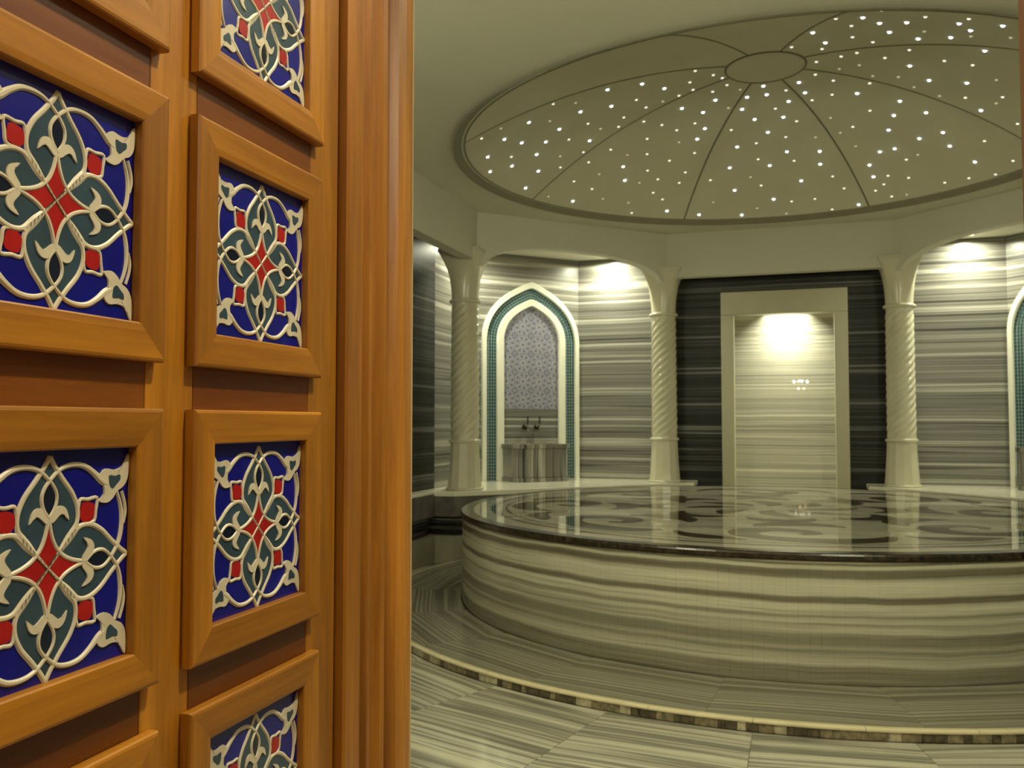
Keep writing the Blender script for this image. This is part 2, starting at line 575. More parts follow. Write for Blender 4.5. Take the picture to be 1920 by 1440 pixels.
torus('hub_ring', HUB, 0.009, dz(HUB) - CEIL, M_SEAM, dome, 64)
torus('rim_bead', RD - 0.004, 0.009, 0.004, M_SEAM, dome)
E_STAR = {3: emit('star_bright', (0.86, 0.93, 1.0), 7.0), 2: emit('star_soft', (0.95, 0.92, 0.80), 1.0), 1: emit('star_faint', (0.9, 0.85, 0.62), 0.32)}
STAR_R = {3: 0.0135, 2: 0.0125, 1: 0.012}
smesh = {}
for b in (1, 2, 3):
    mb = MB()
    r = STAR_R[b]
    mb.lathe([(r, 0.002), (r * 0.85, -r * 0.35), (r * 0.35, -r * 0.6)], 10)
    smesh[b] = mb.mesh('star_light', E_STAR[b], True)
STARS = '''-1553,-574,2 -1428,-362,1 -1444,-132,3 -1671,-249,1 -1941,-682,1 -1785,-454,3 -1658,4,3 -1449,158,2 -1382,349,1 -2079,-739,2 -2005,-408,3 -1944,-136,3 -1804,103,3 -1645,276,2 -1507,471,3 -2191,-280,3 -2078,0,2 -1922,229,3 -1777,483,1 -1596,611,2 -2126,164,3 -2271,5,3 -1991,517,3 -1823,661,2 -1595,813,2 -1778,988,2 -1552,1074,1 -1660,1238,2 -2153,652,3 -2029,993,1 -1858,1263,3 -1599,1452,1 -1174,-353,3 -1219,18,3 -927,-208,3 -1022,74,2 -977,278,2 -786,27,3 -834,268,1 -697,244,2 -577,201,2 -584,40,2 -519,-167,2 -396,0,2 -430,320,2 -704,492,3 -542,652,3 -1173,317,2 -1243,446,2 -1036,517,2 -902,678,2 -793,838,2 -628,804,2 -554,928,3 -1057,827,2 -800,1042,1 -638,1069,3 -1380,773,2 -1263,965,1 -1098,1070,2 -685,1273,2 -921,1283,2 -1333,1121,3 -1135,1321,2 -801,1524,2 -1357,1334,3 -1236,1454,1 -1064,1500,2 -876,1648,2 -583,1724,2 -1136,1666,2 -1064,1802,2 -1386,1667,1 -1380,1823,2 -1044,1977,3 -739,2150,3 -584,2031,1 721,-1364,2 475,-1038,2 636,-1066,3 582,-818,2 749,-899,3 905,-956,3 985,-1182,2 1016,-1543,3 1189,-1075,3 1207,-1285,2 1399,-1219,3 340,-667,3 830,-672,3 605,-530,2 1034,-750,1 1278,-921,3 1305,-771,1 1020,-559,3 1203,-675,3 1504,-914,1 430,-409,3 411,-275,2 198,-357,2 745,-423,2 654,-187,2 994,-300,2 1436,-495,3 549,-109,2 851,-104,2 376,-13,2 685,56,1 1032,12,3 1238,-164,2 1418,-170,2 546,133,1 373,230,2 794,247,1 975,232,1 510,347,2 781,380,2 1189,230,3 1436,167,3 1101,378,1 1600,8,1 250,361,3 -27,368,3 -7,529,3 148,486,2 297,549,3 509,592,2 699,564,3 1292,462,1 1465,412,2 1690,266,2 1671,388,1 -334,95,2 -309,247,2 -212,375,1 -422,484,3 -166,530,3 166,680,3 354,680,2 1026,637,3 1597,557,3 -329,663,1 -218,725,3 56,783,2 508,971,1 814,832,2 1002,872,3 1233,761,3 -123,923,3 119,935,3 229,1012,2 -332,1035,2 -18,1153,3 694,1098,2 981,1101,3 1391,1006,3 1857,604,2 -126,1299,2 134,1247,2 388,1269,1 1229,1158,3 1467,1176,3 1695,982,2 595,1195,1 732,1379,1 -299,1315,3 140,1468,3 429,1476,3 937,1427,3 1052,1357,3 -121,1540,2 203,1602,2 1159,1480,2 1242,1386,1 1677,1298,3 1929,1123,2 -388,1604,3 -19,1648,3 436,1656,3 863,1625,3 -204,1780,1 907,1775,3 1029,1734,2 1201,1714,2 1666,1526,2 1846,1371,2 266,1883,3 550,1817,2 -111,1912,2 1002,1853,2 1494,1668,2 -365,1929,3 658,1964,2 937,1948,2 1081,1988,2 1207,1930,1 2,2109,3 174,2148,2 393,2117,2 -163,2204,1 556,2239,2 120,2297,1 799,2151,3 -318,2264,3'''
for s in STARS.split():
    x, y, b = s.split(',')
    x, y, b = int(x) / 1000, int(y) / 1000, int(b)
    put('star_light', smesh[b], dome, (x, y, dz(hypot(x, y)) - CEIL - 0.001))

# --- arcade walls above the columns (octagon sides), local x along the side, y outward
def arcade(deg, kind):
    m = MB()
    T = 0.15
    us = [-HS - 0.06 + (2 * HS + 0.12) * i / 64 for i in range(65)]

    def zb(u):
        u = abs(u)
        if kind == 'arch':
            if u >= 1.07:
                return 2.86
            return 2.86 + 0.25 * (1 - (u / 1.07) ** 2.3) ** 0.5
        if u > 1.09:
            return 2.86
        if u > 1.03:
            return 2.91 - 0.05 * (1 - sqrt(max(0, 1 - ((u - 1.03) / 0.06) ** 2)))
        return 2.91
    vs = []
    for u in us:
        for y in (-T, -0.02):
            vs += [(u, AP + y, zb(u)), (u, AP + y, CEIL)]
    fs = []
    for i in range(64):
        a, b = i * 4, (i + 1) * 4
        fs += [(a, b, b + 1, a + 1), (a + 3, b + 3, b + 2, a + 2), (a, a + 2, b + 2, b), (a + 1, b + 1, b + 3, a + 3)]
    fs += [(0, 1, 3, 2), (64 * 4, 64 * 4 + 2, 64 * 4 + 3, 64 * 4 + 1)]
    m.add(vs, fs)
    o = mk('wall_arcade', m, M_PLASTER, rot=(0, 0, radians(deg - 90)))
    return structure(o)


structure(arcade(90, 'flat'), 'plaster band with a straight underside above the back doorway bay')
structure(arcade(135, 'arch'), 'plaster wall with a flattened arch over the left niche bay')
structure(arcade(45, 'arch'), 'plaster wall with a flattened arch over the right niche bay')
structure(arcade(180, 'flat'), 'plaster band above the black wall at the left')
structure(arcade(0, 'flat'), 'plaster band above the side wall at the right')

# --- marble walls; each wall is clad in slabs with hair joints
def clad(name, p0, p1, z0, z1, mat, label, holes=None, thick=0.12, rows_=3, cols=1):
    """wall from p0 to p1 (plan), room on the left hand side of p0->p1"""
    (xa, ya), (xb, yb) = p0, p1
    L = hypot(xb - xa, yb - ya)
    rz = atan2(yb - ya, xb - xa)
    root = empty(name, (xa, ya, 0), rz)
    structure(root, label)
    m = MB()
    m.box(0, L, -thick, -0.012, z0, z1)
    mk('wall_core', m, M_JOINT, root)
    g = 0.0008
    for r in range(rows_):
        a, b = z0 + (z1 - z0) * r / rows_, z0 + (z1 - z0) * (r + 1) / rows_
        for c in range(cols):
            u0, u1 = L * c / cols, L * (c + 1) / cols
            m = MB()
            m.box(u0 + g, u1 - g, -0.012, 0, a + g, b - g)
            mk('marble_slab', m, mat, root)
    return root


clad('wall_bay_left_back', (-1.24, 3.3), (-2.3, 3.3), FL, BAYC, M_WALL, 'grey striped marble wall between the left niche and the second column')
clad('wall_bay_left_niche', (-2.3, 3.3), (-3.3, 2.3), FL, BAYC, M_WALL, 'slanting grey striped marble wall that carries the left pointed niche', cols=2)
clad('wall_bay_left_side', (-3.3, 2.3), (-3.3, 1.24), FL, BAYC, M_WALL, 'grey striped marble wall seen narrowly left of the first column')
clad('wall_bay_right_back', (2.3, 3.3), (1.24, 3.3), FL, BAYC, M_WALL, 'grey striped marble wall right of the third column under a bright spot')
clad('wall_bay_right_niche', (3.3, 2.3), (2.3, 3.3), FL, BAYC, M_WALL, 'slanting grey striped marble wall at the right edge', cols=2)
clad('wall_bay_right_side', (3.3, 1.24), (3.3, 2.3), FL, BAYC, M_WALL, 'grey striped marble wall beyond the right edge')
clad('wall_left', (-3.3, 1.24), (-3.3, -1.24), FL, BAYC, M_BLACK, 'black striped marble wall left of the first column', cols=2)
clad('wall_right', (3.3, -1.24), (3.3, 1.24), FL, BAYC, M_BLACK, 'black striped marble wall of the right side bay', cols=2)
clad('wall_left_front', (-WX, -1.24), (-WX, YN), FL, CEIL, M_WALL, 'grey striped marble side wall near the entrance at the left', cols=3)
clad('wall_right_front', (WX, YN), (WX, -1.24), FL, CEIL, M_WALL, 'grey striped marble side wall near the entrance at the right', cols=3)
# back wall in two halves and a piece over the doorway
DX0, DX1, DZ = -0.63, 0.745, 2.80
clad('wall_back_left', (DX0, WX), (-1.24, WX), FL, BAYC, M_BLACK, 'black striped marble wall left of the lit doorway')
clad('wall_back_right', (1.24, WX), (DX1, WX), FL, BAYC, M_BLACK, 'black striped marble wall right of the lit doorway')
clad('wall_back_top', (DX1, WX), (DX0, WX), DZ, BAYC, M_BLACK, 'black striped marble strip above the lit doorway', rows_=1)
# short returns where a bay wall steps back to a black wall, and the front piers
for nm, bx in (('wall_return_back_left', (-1.252, -1.24, 3.3, WX + .1)), ('wall_return_back_right', (1.24, 1.252, 3.3, WX + .1)),
               ('wall_return_left', (-WX, -3.3, -1.252, -1.24)), ('wall_return_right', (3.3, WX, -1.252, -1.24))):
    structure(boxo(nm, M_WALL, bx[0], bx[1], bx[2], bx[3], FL, BAYC), 'narrow marble return where the wall steps back')
# ceilings of the bays
for nm, poly in (('ceiling_bay_left', [(-1.1, 2.97), (-1.1, 3.42), (-2.36, 3.42), (-3.42, 2.36), (-3.42, 1.1), (-2.97, 1.1)]),
                 ('ceiling_bay_right', [(1.1, 2.97), (1.1, 3.42), (2.36, 3.42), (3.42, 2.36), (3.42, 1.1), (2.97, 1.1)]),
                 ('ceiling_bay_back', [(-1.1, 3.05), (1.1, 3.05), (1.1, 3.5), (-1.1, 3.5)]),
                 ('ceiling_bay_left_side', [(-3.5, -1.3), (-3.05, -1.3), (-3.05, 1.1), (-3.5, 1.1)]),
                 ('ceiling_bay_right_side', [(3.05, -1.3), (3.5, -1.3), (3.5, 1.1), (3.05, 1.1)])):
    mb = MB()
    mb.prism(poly, BAYC, BAYC + 0.10)
    structure(mk(nm, mb, M_PLASTER))

# --- lit alcove behind the back doorway
AY = 4.35
clad('wall_alcove_back', (0.95, AY), (-0.82, AY), FL, 2.85, M_PALE, 'pale striped polished marble wall inside the lit doorway', rows_=3)
clad('wall_alcove_left', (-0.82, AY), (-0.82, WX + 0.12), FL, 2.85, M_PALE, 'pale side wall of the lit alcove at its left')
clad('wall_alcove_right', (0.95, WX + 0.12), (0.95, AY), FL, 2.85, M_PALE, 'pale side wall of the lit alcove at its right')
structure(boxo('ceiling_alcove', M_PLASTER, -0.94, 1.07, WX + 0.1, AY + 0.1, 2.85, 2.93))
structure(boxo('floor_alcove', M_SEAT, -0.94, 1.07, WX, AY + 0.1, FL - 0.05, FL + 0.02))
# stone frame of the doorway
door2 = empty('door_2', (0.057, WX, 0))
structure(door2, 'tall doorway with a broad plain stone frame in the back wall, brightly lit inside')
cx = 0.057
for x0, x1 in ((DX0 - cx, -0.49 - cx), (0.605 - cx, DX1 - cx)):
    boxo('jamb', M_FRAMEST, x0, x1, -0.035, 0.16, FL, 2.535, door2, bevel=0.006)
boxo('lintel', M_FRAMEST, DX0 - cx, DX1 - cx, -0.035, 0.16, 2.535, DZ, door2, bevel=0.006)
boxo('threshold', M_FRAMEST, -0.49 - cx, 0.605 - cx, -0.035, 0.16, FL, FL + 0.04, door2, bevel=0.006)

# --- entry wall with the doorway the camera looks through
JL, JR, JH = -0.40, 0.495, 2.50
ew = MB()
ew.box(-3.6, JL - 0.03, YO, YN, FL, CEIL)
structure(mk('wall_front_left', ew, M_PLASTER), 'entrance wall left of the open door')
ew = MB()
ew.box(JR + 0.03, 3.6, YO, YN, FL, CEIL)
structure(mk('wall_front_right', ew, M_PLASTER), 'entrance wall right of the door opening')
ew = MB()
ew.box(JL - 0.03, JR + 0.03, YO, YN, JH + 0.03, CEIL)
structure(mk('wall_front_top', ew, M_PLASTER))
# lobby behind the camera
LC = 2.95
structure(boxo('floor_lobby', M_LOBBYF, -2.5, 2.5, -10.2, YO, FL - 0.2, FL))
structure(boxo('ceiling_lobby', M_LOBBYW, -2.5, 2.5, -10.2, YO, LC, LC + 0.1))
structure(boxo('wall_lobby_left', M_LOBBYW, -2.6, -2.5, -10.2, YO, FL, LC))
structure(boxo('wall_lobby_right', M_LOBBYW, 2.5, 2.6, -10.2, YO, FL, LC))
structure(boxo('wall_lobby_back', M_LOBBYW, -2.6, 2.6, -10.3, -10.2, FL, LC))

# ================================================================== FLUTED JAMB LINING (left reveal)
LT = atan2(0.99967, -0.02565)
nrm = Vector((0.99967, 0.02565, 0))
leaf_o = CAM - nrm * 0.563


def fluted(name, label, x_dir, origin, t0, t1, rz):
    """upright casing: profile (t, depth) extruded in z; depth towards -y of the local frame"""
    root = empty(name, origin, rz)
    structure(root, label)
    prof = [(0.000, 0.000), (0.000, 0.009), (0.004, 0.012), (0.046, 0.012), (0.053, 0.011), (0.060, 0.008), (0.067, 0.0065), (0.074, 0.008),
            (0.082, 0.010), (0.092, 0.010), (0.100, 0.0075), (0.107, 0.0068), (0.114, 0.008), (0.124, 0.0105), (0.136, 0.011), (0.148, 0.0085),
            (0.154, 0.0050), (0.160, 0.0045), (0.168, 0.0070), (0.182, 0.0105), (0.204, 0.012), (0.222, 0.011), (0.238, 0.008), (0.246, 0.001)]
    prof = [(t0 + t / 0.246 * (t1 - t0), (0.0125 - (0.0125 - d) * (2.6 if 0.05 < t < 0.21 else 1)) * x_dir) for t, d in prof]
    m = MB()
    vs = []
    for z in (FL, JH):
        vs += [(t, -d, z) for t, d in prof] + [(prof[-1][0], 0.03, z), (prof[0][0], 0.03, z)]
    k = len(prof) + 2
    fs = [(i, (i + 1) % k, k + (i + 1) % k, k + i) for i in range(k)] + [tuple(range(k - 1, -1, -1)), tuple(range(k, 2 * k))]
    m.add(vs, fs)
    mk('fluted_board', m, W_CASE, root)
    return root


jl = fluted('trim_1', 'fluted cherry wood casing running up beside the tiled door', 1, (leaf_o.x, leaf_o.y, 0), 1.074, 1.312, LT)
boxo('edge_bead', plain('pale_edge_bead', (0.42, 0.33, 0.17), rough=0.35), 1.312, 1.318, -0.004, 0.03, FL, JH, jl)
tr = empty('trim_2', (JR, (YN + YO) / 2, 0))
structure(tr, 'reddish wooden jamb at the right edge of the picture')
boxo('jamb_board', W_ZD, 0.0, 0.03, -0.125, 0.125, FL, JH, tr, bevel=0.004)
boxo('stop_bead', W_ZD, -0.012, 0.0, -0.05, -0.01, FL, JH, tr, bevel=0.003)
tt = empty('trim_3', (0, 0, JH))
structure(tt, 'wooden head lining over the entrance')
boxo('head_board', W_XD, JL - 0.03, JR + 0.03, YO, YN, 0.0, 0.03, tt)

# ================================================================== TILED DOOR LEAF
# local frame: x along the leaf (away from the camera), -y towards the viewer, z up
leaf = empty('door_1', (leaf_o.x, leaf_o.y, 0), LT)
structure(leaf, 'open cherry wood door with framed square tiles in blue, teal, red and ivory')
RC = [1.4835 + 0.2985 * k for k in (-4, -3, -2, -1, 0, 1, 2)]
CC = [0.576, 0.877]
ZB, ZT = FL + 0.012, RC[-1] + 0.128 + 0.12
FO, FI = 0.1275, 0.0925       # outer and inner half size of a tile frame
core = MB()
core.box(0.372, 1.066, 0.0165, 0.045, ZB, ZT)
mk('door_core', core, W_XD, leaf)


def stile(x0, x1, mat=W_Z):
    boxo('stile', mat, x0, x1, 0.0, 0.016, ZB, ZT, leaf, bevel=0.0012)


stile(0.372, CC[0] - FO + 0.012)
stile(CC[0] + FO - 0.012, CC[1] - FO + 0.012)
stile(CC[1] + FO - 0.012, 1.066)
edges = [ZB] + [z for c in RC for z in (c - FO + 0.012, c + FO - 0.012)] + [ZT]
for c in CC:
    for i in range(0, len(edges), 2):
        boxo('rail', W_XD, c - FO + 0.0128, c + FO - 0.0128, 0.0004, 0.016, edges[i], edges[i + 1], leaf, bevel=0.001)
# one mitred moulding, used four times around each tile
prof = [(0.0, 0.001), (0.0, 0.0105), (0.0012, 0.0125), (0.0035, 0.0132), (0.027, 0.0128), (0.0335, 0.0120), (0.0350, 0.0108), (0.0352, -0.0085), (0.020, -0.0085)]
mb = MB()
vs = []
for sgn in (-1, 1):
    for wd, h in prof:
        r = FO - wd
        vs.append((sgn * r, -h, -r))
k = len(prof)
mb.add(vs, [(i, (i + 1) % k, k + (i + 1) % k, k + i) for i in range(k)] + [tuple(range(k - 1, -1, -1)), tuple(range(k, 2 * k))])
mold = mb.mesh('moulding', W_X)

# --- the tile ornament in units of the half tile
U = 0.0912


def ribbon(pts, closed=False, n=7, h0=0.0006, h1=0.0017):
    """raised line: pts are (u, v, width); domed cross-section"""
    c = catmull(pts, n, closed)
    m = len(c)
    vs = []
    for i in range(m):
        a = c[i - 1] if (i > 0 or closed) else c[i]
        b = c[(i + 1) % m] if (i < m - 1 or closed) else c[i]
        dx, dy = b[0] - a[0], b[1] - a[1]
        L = hypot(dx, dy) or 1
        nx, ny = -dy / L, dx / L
        x, y, wd = c[i]
        wd *= 1.06
        for s, h in ((-0.5, 0.0), (-0.5, h0), (-0.2, h1), (0.2, h1), (0.5, h0), (0.5, 0.0)):
            vs.append(((x + nx * wd * s) * U, -h, (y + ny * wd * s) * U))
    fs = []
    rng = m if closed else m - 1
    for i in range(rng):
        j = (i + 1) % m
        for k in range(5):
            fs.append((i * 6 + k, i * 6 + k + 1, j * 6 + k + 1, j * 6 + k))
    return vs, fs


def patch(pts, n=5, h=0.0005, smooth=True, inset=0.0):
    """raised flat fill with a soft edge (fan from the centroid)"""
    c = catmull([(p[0], p[1]) for p in pts], n, True) if smooth else list(pts)
    gx = sum(p[0] for p in c) / len(c)
    gy = sum(p[1] for p in c) / len(c)
    m = len(c)
    vs = [(x * U, 0.0, y * U) for x, y in c]
    vs += [((gx + (x - gx) * 0.93) * U, -h, (gy + (y - gy) * 0.93) * U) for x, y in c]
    fs = [(i, (i + 1) % m, m + (i + 1) % m, m + i) for i in range(m)]
    fs.append(tuple(range(m, 2 * m)))
    return vs, fs


def fan(pts, n, h, cx=0.0, cy=0.0):
    c = catmull([(p[0], p[1]) for p in pts], n, True) if n > 1 else list(pts)
    m = len(c)
    vs = [(x * U, 0.0, y * U) for x, y in c] + [(x * U, -h, y * U) for x, y in c] + [(cx * U, -h, cy * U)]
    fs = [(i, (i + 1) % m, m + (i + 1) % m, m + i) for i in range(m)] + [(m + i, m + (i + 1) % m, 2 * m) for i in range(m)]
    return vs, fs


def xf(vf, f):
    vs, fs = vf
    return [(*f(x, z), y) for x, y, z in vs], fs


def mirror4(mb, vf):
    vs, fs = vf
    for sx, sz in ((1, 1), (-1, 1), (1, -1), (-1, -1)):
        mb.add([(x * sx, y, z * sz) for x, y, z in vs], fs)


def rot4(mb, vf):
    vs, fs = vf
    for k in range(4):
        c, s = (1, 0, -1, 0)[k], (0, 1, 0, -1)[k]
        mb.add([(x * c - z * s, y, x * s + z * c) for x, y, z in vs], fs)


half_petal = [(0.0, 0.985), (0.055, 0.90), (0.15, 0.78), (0.27, 0.64), (0.335, 0.50), (0.33, 0.37), (0.26, 0.26), (0.13, 0.13)]
hp = catmull(half_petal, 6)
petal_poly = hp + [(0, 0)] + [(-x, y) for x, y in reversed(hp[1:])]
pm = MB()
pm.add(*fan(petal_poly, 1, 0.0005, 0, 0.5))
petal_me = pm.mesh('teal_petal', G_TEAL)
star_q = [(0.0, 0.44), (0.035, 0.30), (0.075, 0.20), (0.13, 0.13), (0.20, 0.075), (0.30, 0.035)]
star_poly = []
for k in range(4):
    c, s = (1, 0, -1, 0)[k], (0, -1, 0, 1)[k]
    star_poly += [(x * c - y * s, x * s + y * c) for x, y in star_q]
sm = MB()
sm.add(*fan(star_poly, 1, 0.0009))
star_me = sm.mesh('red_star', G_RED)
bud = [(0.36, 0.42), (0.375, 0.50), (0.40, 0.545), (0.50, 0.54), (0.545, 0.50), (0.535, 0.41), (0.50, 0.37), (0.42, 0.36)]
bm_ = MB()
bm_.add(*fan([(x, y) for x, y in bud], 3, 0.0009, 0.45, 0.46))
bud_me = bm_.mesh('red_bud', G_RED)
lens_ = [(0, 0.46), (0.06, 0.55), (0.07, 0.64), (0, 0.765), (-0.07, 0.64), (-0.06, 0.55)]
lm = MB()
lm.add(*fan(lens_, 3, 0.0008, 0, 0.6))
lens_me = lm.mesh('navy_lens', G_NAVY)
flower_in = [(0.72, 0.78), (0.80, 0.77), (0.86, 0.78), (0.865, 0.73), (0.82, 0.69), (0.77, 0.65), (0.73, 0.675), (0.715, 0.73)]
fm = MB()
fm.add(*fan(flower_in, 3, 0.0019, 0.785, 0.72))
flower_me = fm.mesh('teal_flower_heart', G_TEAL)

sc = MB()          # every ivory line of the tile
W0 = 0.048
# petal outlines: top and bottom pairs and the left/right pairs
for a, b in ((1, 0), (0, 1)):
    pts = [(x, y, W0 + (0.035 if 0.2 < x < 0.3 and y < 0.3 else 0)) for x, y in half_petal]
    line = pts + [(0, 0, 0.03)]
    if b:
        line = [(y, x, w_) for x, y, w_ in line]
    mirror4(sc, ribbon(line, n=5))
# star outline
half_star = [(0.0, 0.46, 0.035), (0.03, 0.31, 0.04), (0.075, 0.20, 0.042), (0.13, 0.13, 0.042), (0.20, 0.075, 0.042), (0.31, 0.03, 0.04), (0.46, 0.0, 0.035)]
mirror4(sc, ribbon(half_star, n=5, h1=0.0019))
# white wedge where neighbouring petals part
mirror4(sc, fan([(0.18, 0.18), (0.27, 0.245), (0.36, 0.33), (0.33, 0.36), (0.245, 0.27)], 1, 0.0016, 0.26, 0.26))
# fleur crescents at the head of each star point
cres = [(0.0, 0.455), (0.05, 0.505), (0.10, 0.54), (0.155, 0.535), (0.20, 0.49), (0.225, 0.405), (0.175, 0.455), (0.13, 0.465), (0.08, 0.43), (0.03, 0.395)]
v_ = fan(cres, 2, 0.0018, 0.12, 0.49)
mirror4(sc, v_)
mirror4(sc, ([(z, y, x) for x, y, z in v_[0]], v_[1]))
# loops and the long arcs towards the corner flowers
arcA = [(0.0, 0.44, 0.034), (-0.065, 0.53, 0.036), (-0.085, 0.62, 0.036), (-0.06, 0.70, 0.036), (0.02, 0.79, 0.038), (0.13, 0.87, 0.042), (0.26, 0.90, 0.046),
        (0.40, 0.885, 0.05), (0.52, 0.82, 0.056), (0.63, 0.735, 0.07), (0.70, 0.70, 0.06)]
mirror4(sc, ribbon(arcA, n=6, h1=0.0020))
arcB = [(0.44, 0.0, 0.034), (0.53, -0.065, 0.036), (0.62, -0.085, 0.036), (0.70, -0.06, 0.036), (0.79, 0.02, 0.04), (0.87, 0.13, 0.046), (0.905, 0.26, 0.052),
        (0.905, 0.40, 0.046), (0.875, 0.52, 0.036), (0.83, 0.62, 0.03)]
mirror4(sc, ribbon(arcB, n=6, h1=0.0020))
arcC = [(0.93, 0.30, 0.02), (0.955, 0.40, 0.035), (0.945, 0.50, 0.035), (0.90, 0.62, 0.03)]
mirror4(sc, ribbon(arcC, n=5, h1=0.0018))
# corner flower
fl = [(0.975, 0.975), (0.99, 0.86), (0.965, 0.73), (0.91, 0.66), (0.83, 0.62), (0.77, 0.555), (0.69, 0.52), (0.59, 0.545), (0.655, 0.60), (0.655, 0.69), (0.60, 0.775),
      (0.67, 0.845), (0.79, 0.83), (0.90, 0.86)]
mirror4(sc, fan(fl, 3, 0.0017, 0.77, 0.72))
# bud outlines
mirror4(sc, ribbon([(x, y, 0.034) for x, y in [(0.335, 0.40), (0.345, 0.50), (0.37, 0.575), (0.46, 0.57), (0.575, 0.575), (0.565, 0.46), (0.55, 0.37), (0.49, 0.345), (0.41, 0.34)]],
                   n=4, h1=0.0015))
scroll_me = sc.mesh('ivory_scrollwork', G_WHITE, False)
tb = MB()
tb.box(-0.0945, 0.0945, 0.0, 0.008, -0.0945, 0.0945)
tile_me = tb.mesh('ceramic_tile', G_BLUE)
OZ = (-0.0008, 0, -0.0026)
for c in CC:
    for z in RC:
        for k in range(4):
            put('moulding', mold, leaf, (c, 0, z), (0, k * pi / 2, 0))
        t = put('ceramic_tile', tile_me, leaf, (c + 0.002, -0.0022, z))
        t['label'] = 'cobalt blue square tile with raised ivory, teal and red arabesque'
        put('ivory_scrollwork', scroll_me, t, OZ)
        put('red_star', star_me, t, OZ)
        for k in range(4):
            put('teal_petal', petal_me, t, OZ, (0, k * pi / 2, 0))
            put('navy_lens', lens_me, t, OZ, (0, k * pi / 2, 0))
            put('red_bud', bud_me, t, OZ, (0, k * pi / 2, 0))
        for sx, sz in ((1, 1), (-1, 1), (1, -1), (-1, -1)):
            f = put('teal_flower_heart', flower_me, t, OZ)
            f.scale = (sx, 1, sz)

# ================================================================== STEP AND PODIUM
RST = 2.965
step = empty('stone_step', (0, 0, FL))
tag(step, 'low round striped marble step with a brown block edge around the podium', 'step')
NS = 20
for k in range(NS):
    am = radians(176 + 18 * (k + 0.5))
    ha = radians(9)
    r0, r1 = 2.352, RST - 0.028
    g0, g1 = 0.0006 / r0, 0.0006 / r1
    poly = [(r0 * sin(-ha + g0 + t * (2 * ha - 2 * g0) / 5), r0 * cos(-ha + g0 + t * (2 * ha - 2 * g0) / 5)) for t in range(6)]
    poly += [(r1 * sin(ha - g1 - t * (2 * ha - 2 * g1) / 5), r1 * cos(ha - g1 - t * (2 * ha - 2 * g1) / 5)) for t in range(6)]
    rz = am - pi / 2
    wp = [(x * cos(rz) - y * sin(rz), x * sin(rz) + y * cos(rz)) for x, y in poly]
    for a, b in ((-1, 1), (1, 1)):
        if wp:
            wp = clip(wp, a, b, 3.845)
    if len(wp) < 3:
        continue
    poly = [(x * cos(-rz) - y * sin(-rz), x * sin(-rz) + y * cos(-rz)) for x, y in wp]
    mb = MB()
    mb.prism(poly, 0.0, -FL - 0.0005)
    mk('step_slab', mb, M_PLAT, step, rot=(0, 0, am - pi / 2))
NN = 40
def under_bench(a):
    return RST * (sin(a) - cos(a)) > 3.845 or RST * (sin(a) + cos(a)) > 3.845


for k in range(NN):      # rounded pale nosing
    if under_bench(2 * pi * k / NN) or under_bench(2 * pi * (k + 1) / NN):
        continue
    a0, a1 = 2 * pi * k / NN + 0.0004, 2 * pi * (k + 1) / NN - 0.0004
    vs = []
    pr = [(-0.028, -0.018), (-0.028, 0.0), (-0.006, 0.001), (0.002, -0.003), (0.004, -0.009), (0.002, -0.016), (-0.004, -0.018)]
    for t in range(5):
        a = a0 + (a1 - a0) * t / 4
        vs += [((RST + p) * cos(a), (RST + p) * sin(a), -FL + q) for p, q in pr]
    k7 = len(pr)
    fs = [(t * k7 + i, t * k7 + (i + 1) % k7, (t + 1) * k7 + (i + 1) % k7, (t + 1) * k7 + i) for t in range(4) for i in range(k7)]
    fs = [f[::-1] for f in fs] + [tuple(range(k7)), tuple(range(5 * k7 - 1, 4 * k7 - 1, -1))]
    mb = MB()
    mb.add(vs, fs)
    mk('nosing', mb, M_CREAM_EDGE, step, smooth=False)
a = 0.0
cnt = 0
while a < 2 * pi - 0.02 and cnt < 290:
    da = random.choice((0.010, 0.013, 0.018, 0.022, 0.028))
    a1 = min(a + da, 2 * pi)
    if under_bench(a) or under_bench(a1):
        a = a1
        continue
    g = 0.0003
    R0, R1 = RST - 0.03, RST - 0.004 - random.random() * 0.0015
    poly = [(R0 * cos(a + g), R0 * sin(a + g)), (R1 * cos(a + g), R1 * sin(a + g)), (R1 * cos(a1 - g), R1 * sin(a1 - g)), (R0 * cos(a1 - g), R0 * sin(a1 - g))]
    mb = MB()
    mb.prism(poly, 0.0, -FL - 0.018)
    mk('riser_block', mb, random.choices(M_RISER, (4, 4, 3))[0], step)
    a = a1
    cnt += 1

PR, PZ = 2.348, 0.647
pod = empty('marble_podium', (0, 0, 0))
tag(pod, 'big round raised striped marble platform with dark scroll inlay on its top', 'podium')
mb = MB()
mb.lathe([(PR - 0.03, 0.0), (PR - 0.03, PZ - 0.012)], 96)
mk('podium_core', mb, M_SIDE, pod)
NST = 264
st = MB()
ha = pi / NST
g = 0.00022 / PR
st.prism([(PR - 0.03, -(PR - 0.03) * (ha - g)), (PR - 0.004, -(PR - 0.004) * (ha - g)), (PR - 0.004, (PR - 0.004) * (ha - g)), (PR - 0.03, (PR - 0.03) * (ha - g))], 0.0, PZ - 0.042)
st_me = st.mesh('marble_stave', M_SIDE)
for k in range(NST):
    s = 1.0 + random.uniform(-0.00005, 0.00005)
    o = put('marble_stave', st_me, pod, rot=(0, 0, 2 * pi * k / NST))
    o.scale = (s, s, 1)
NRB = 24
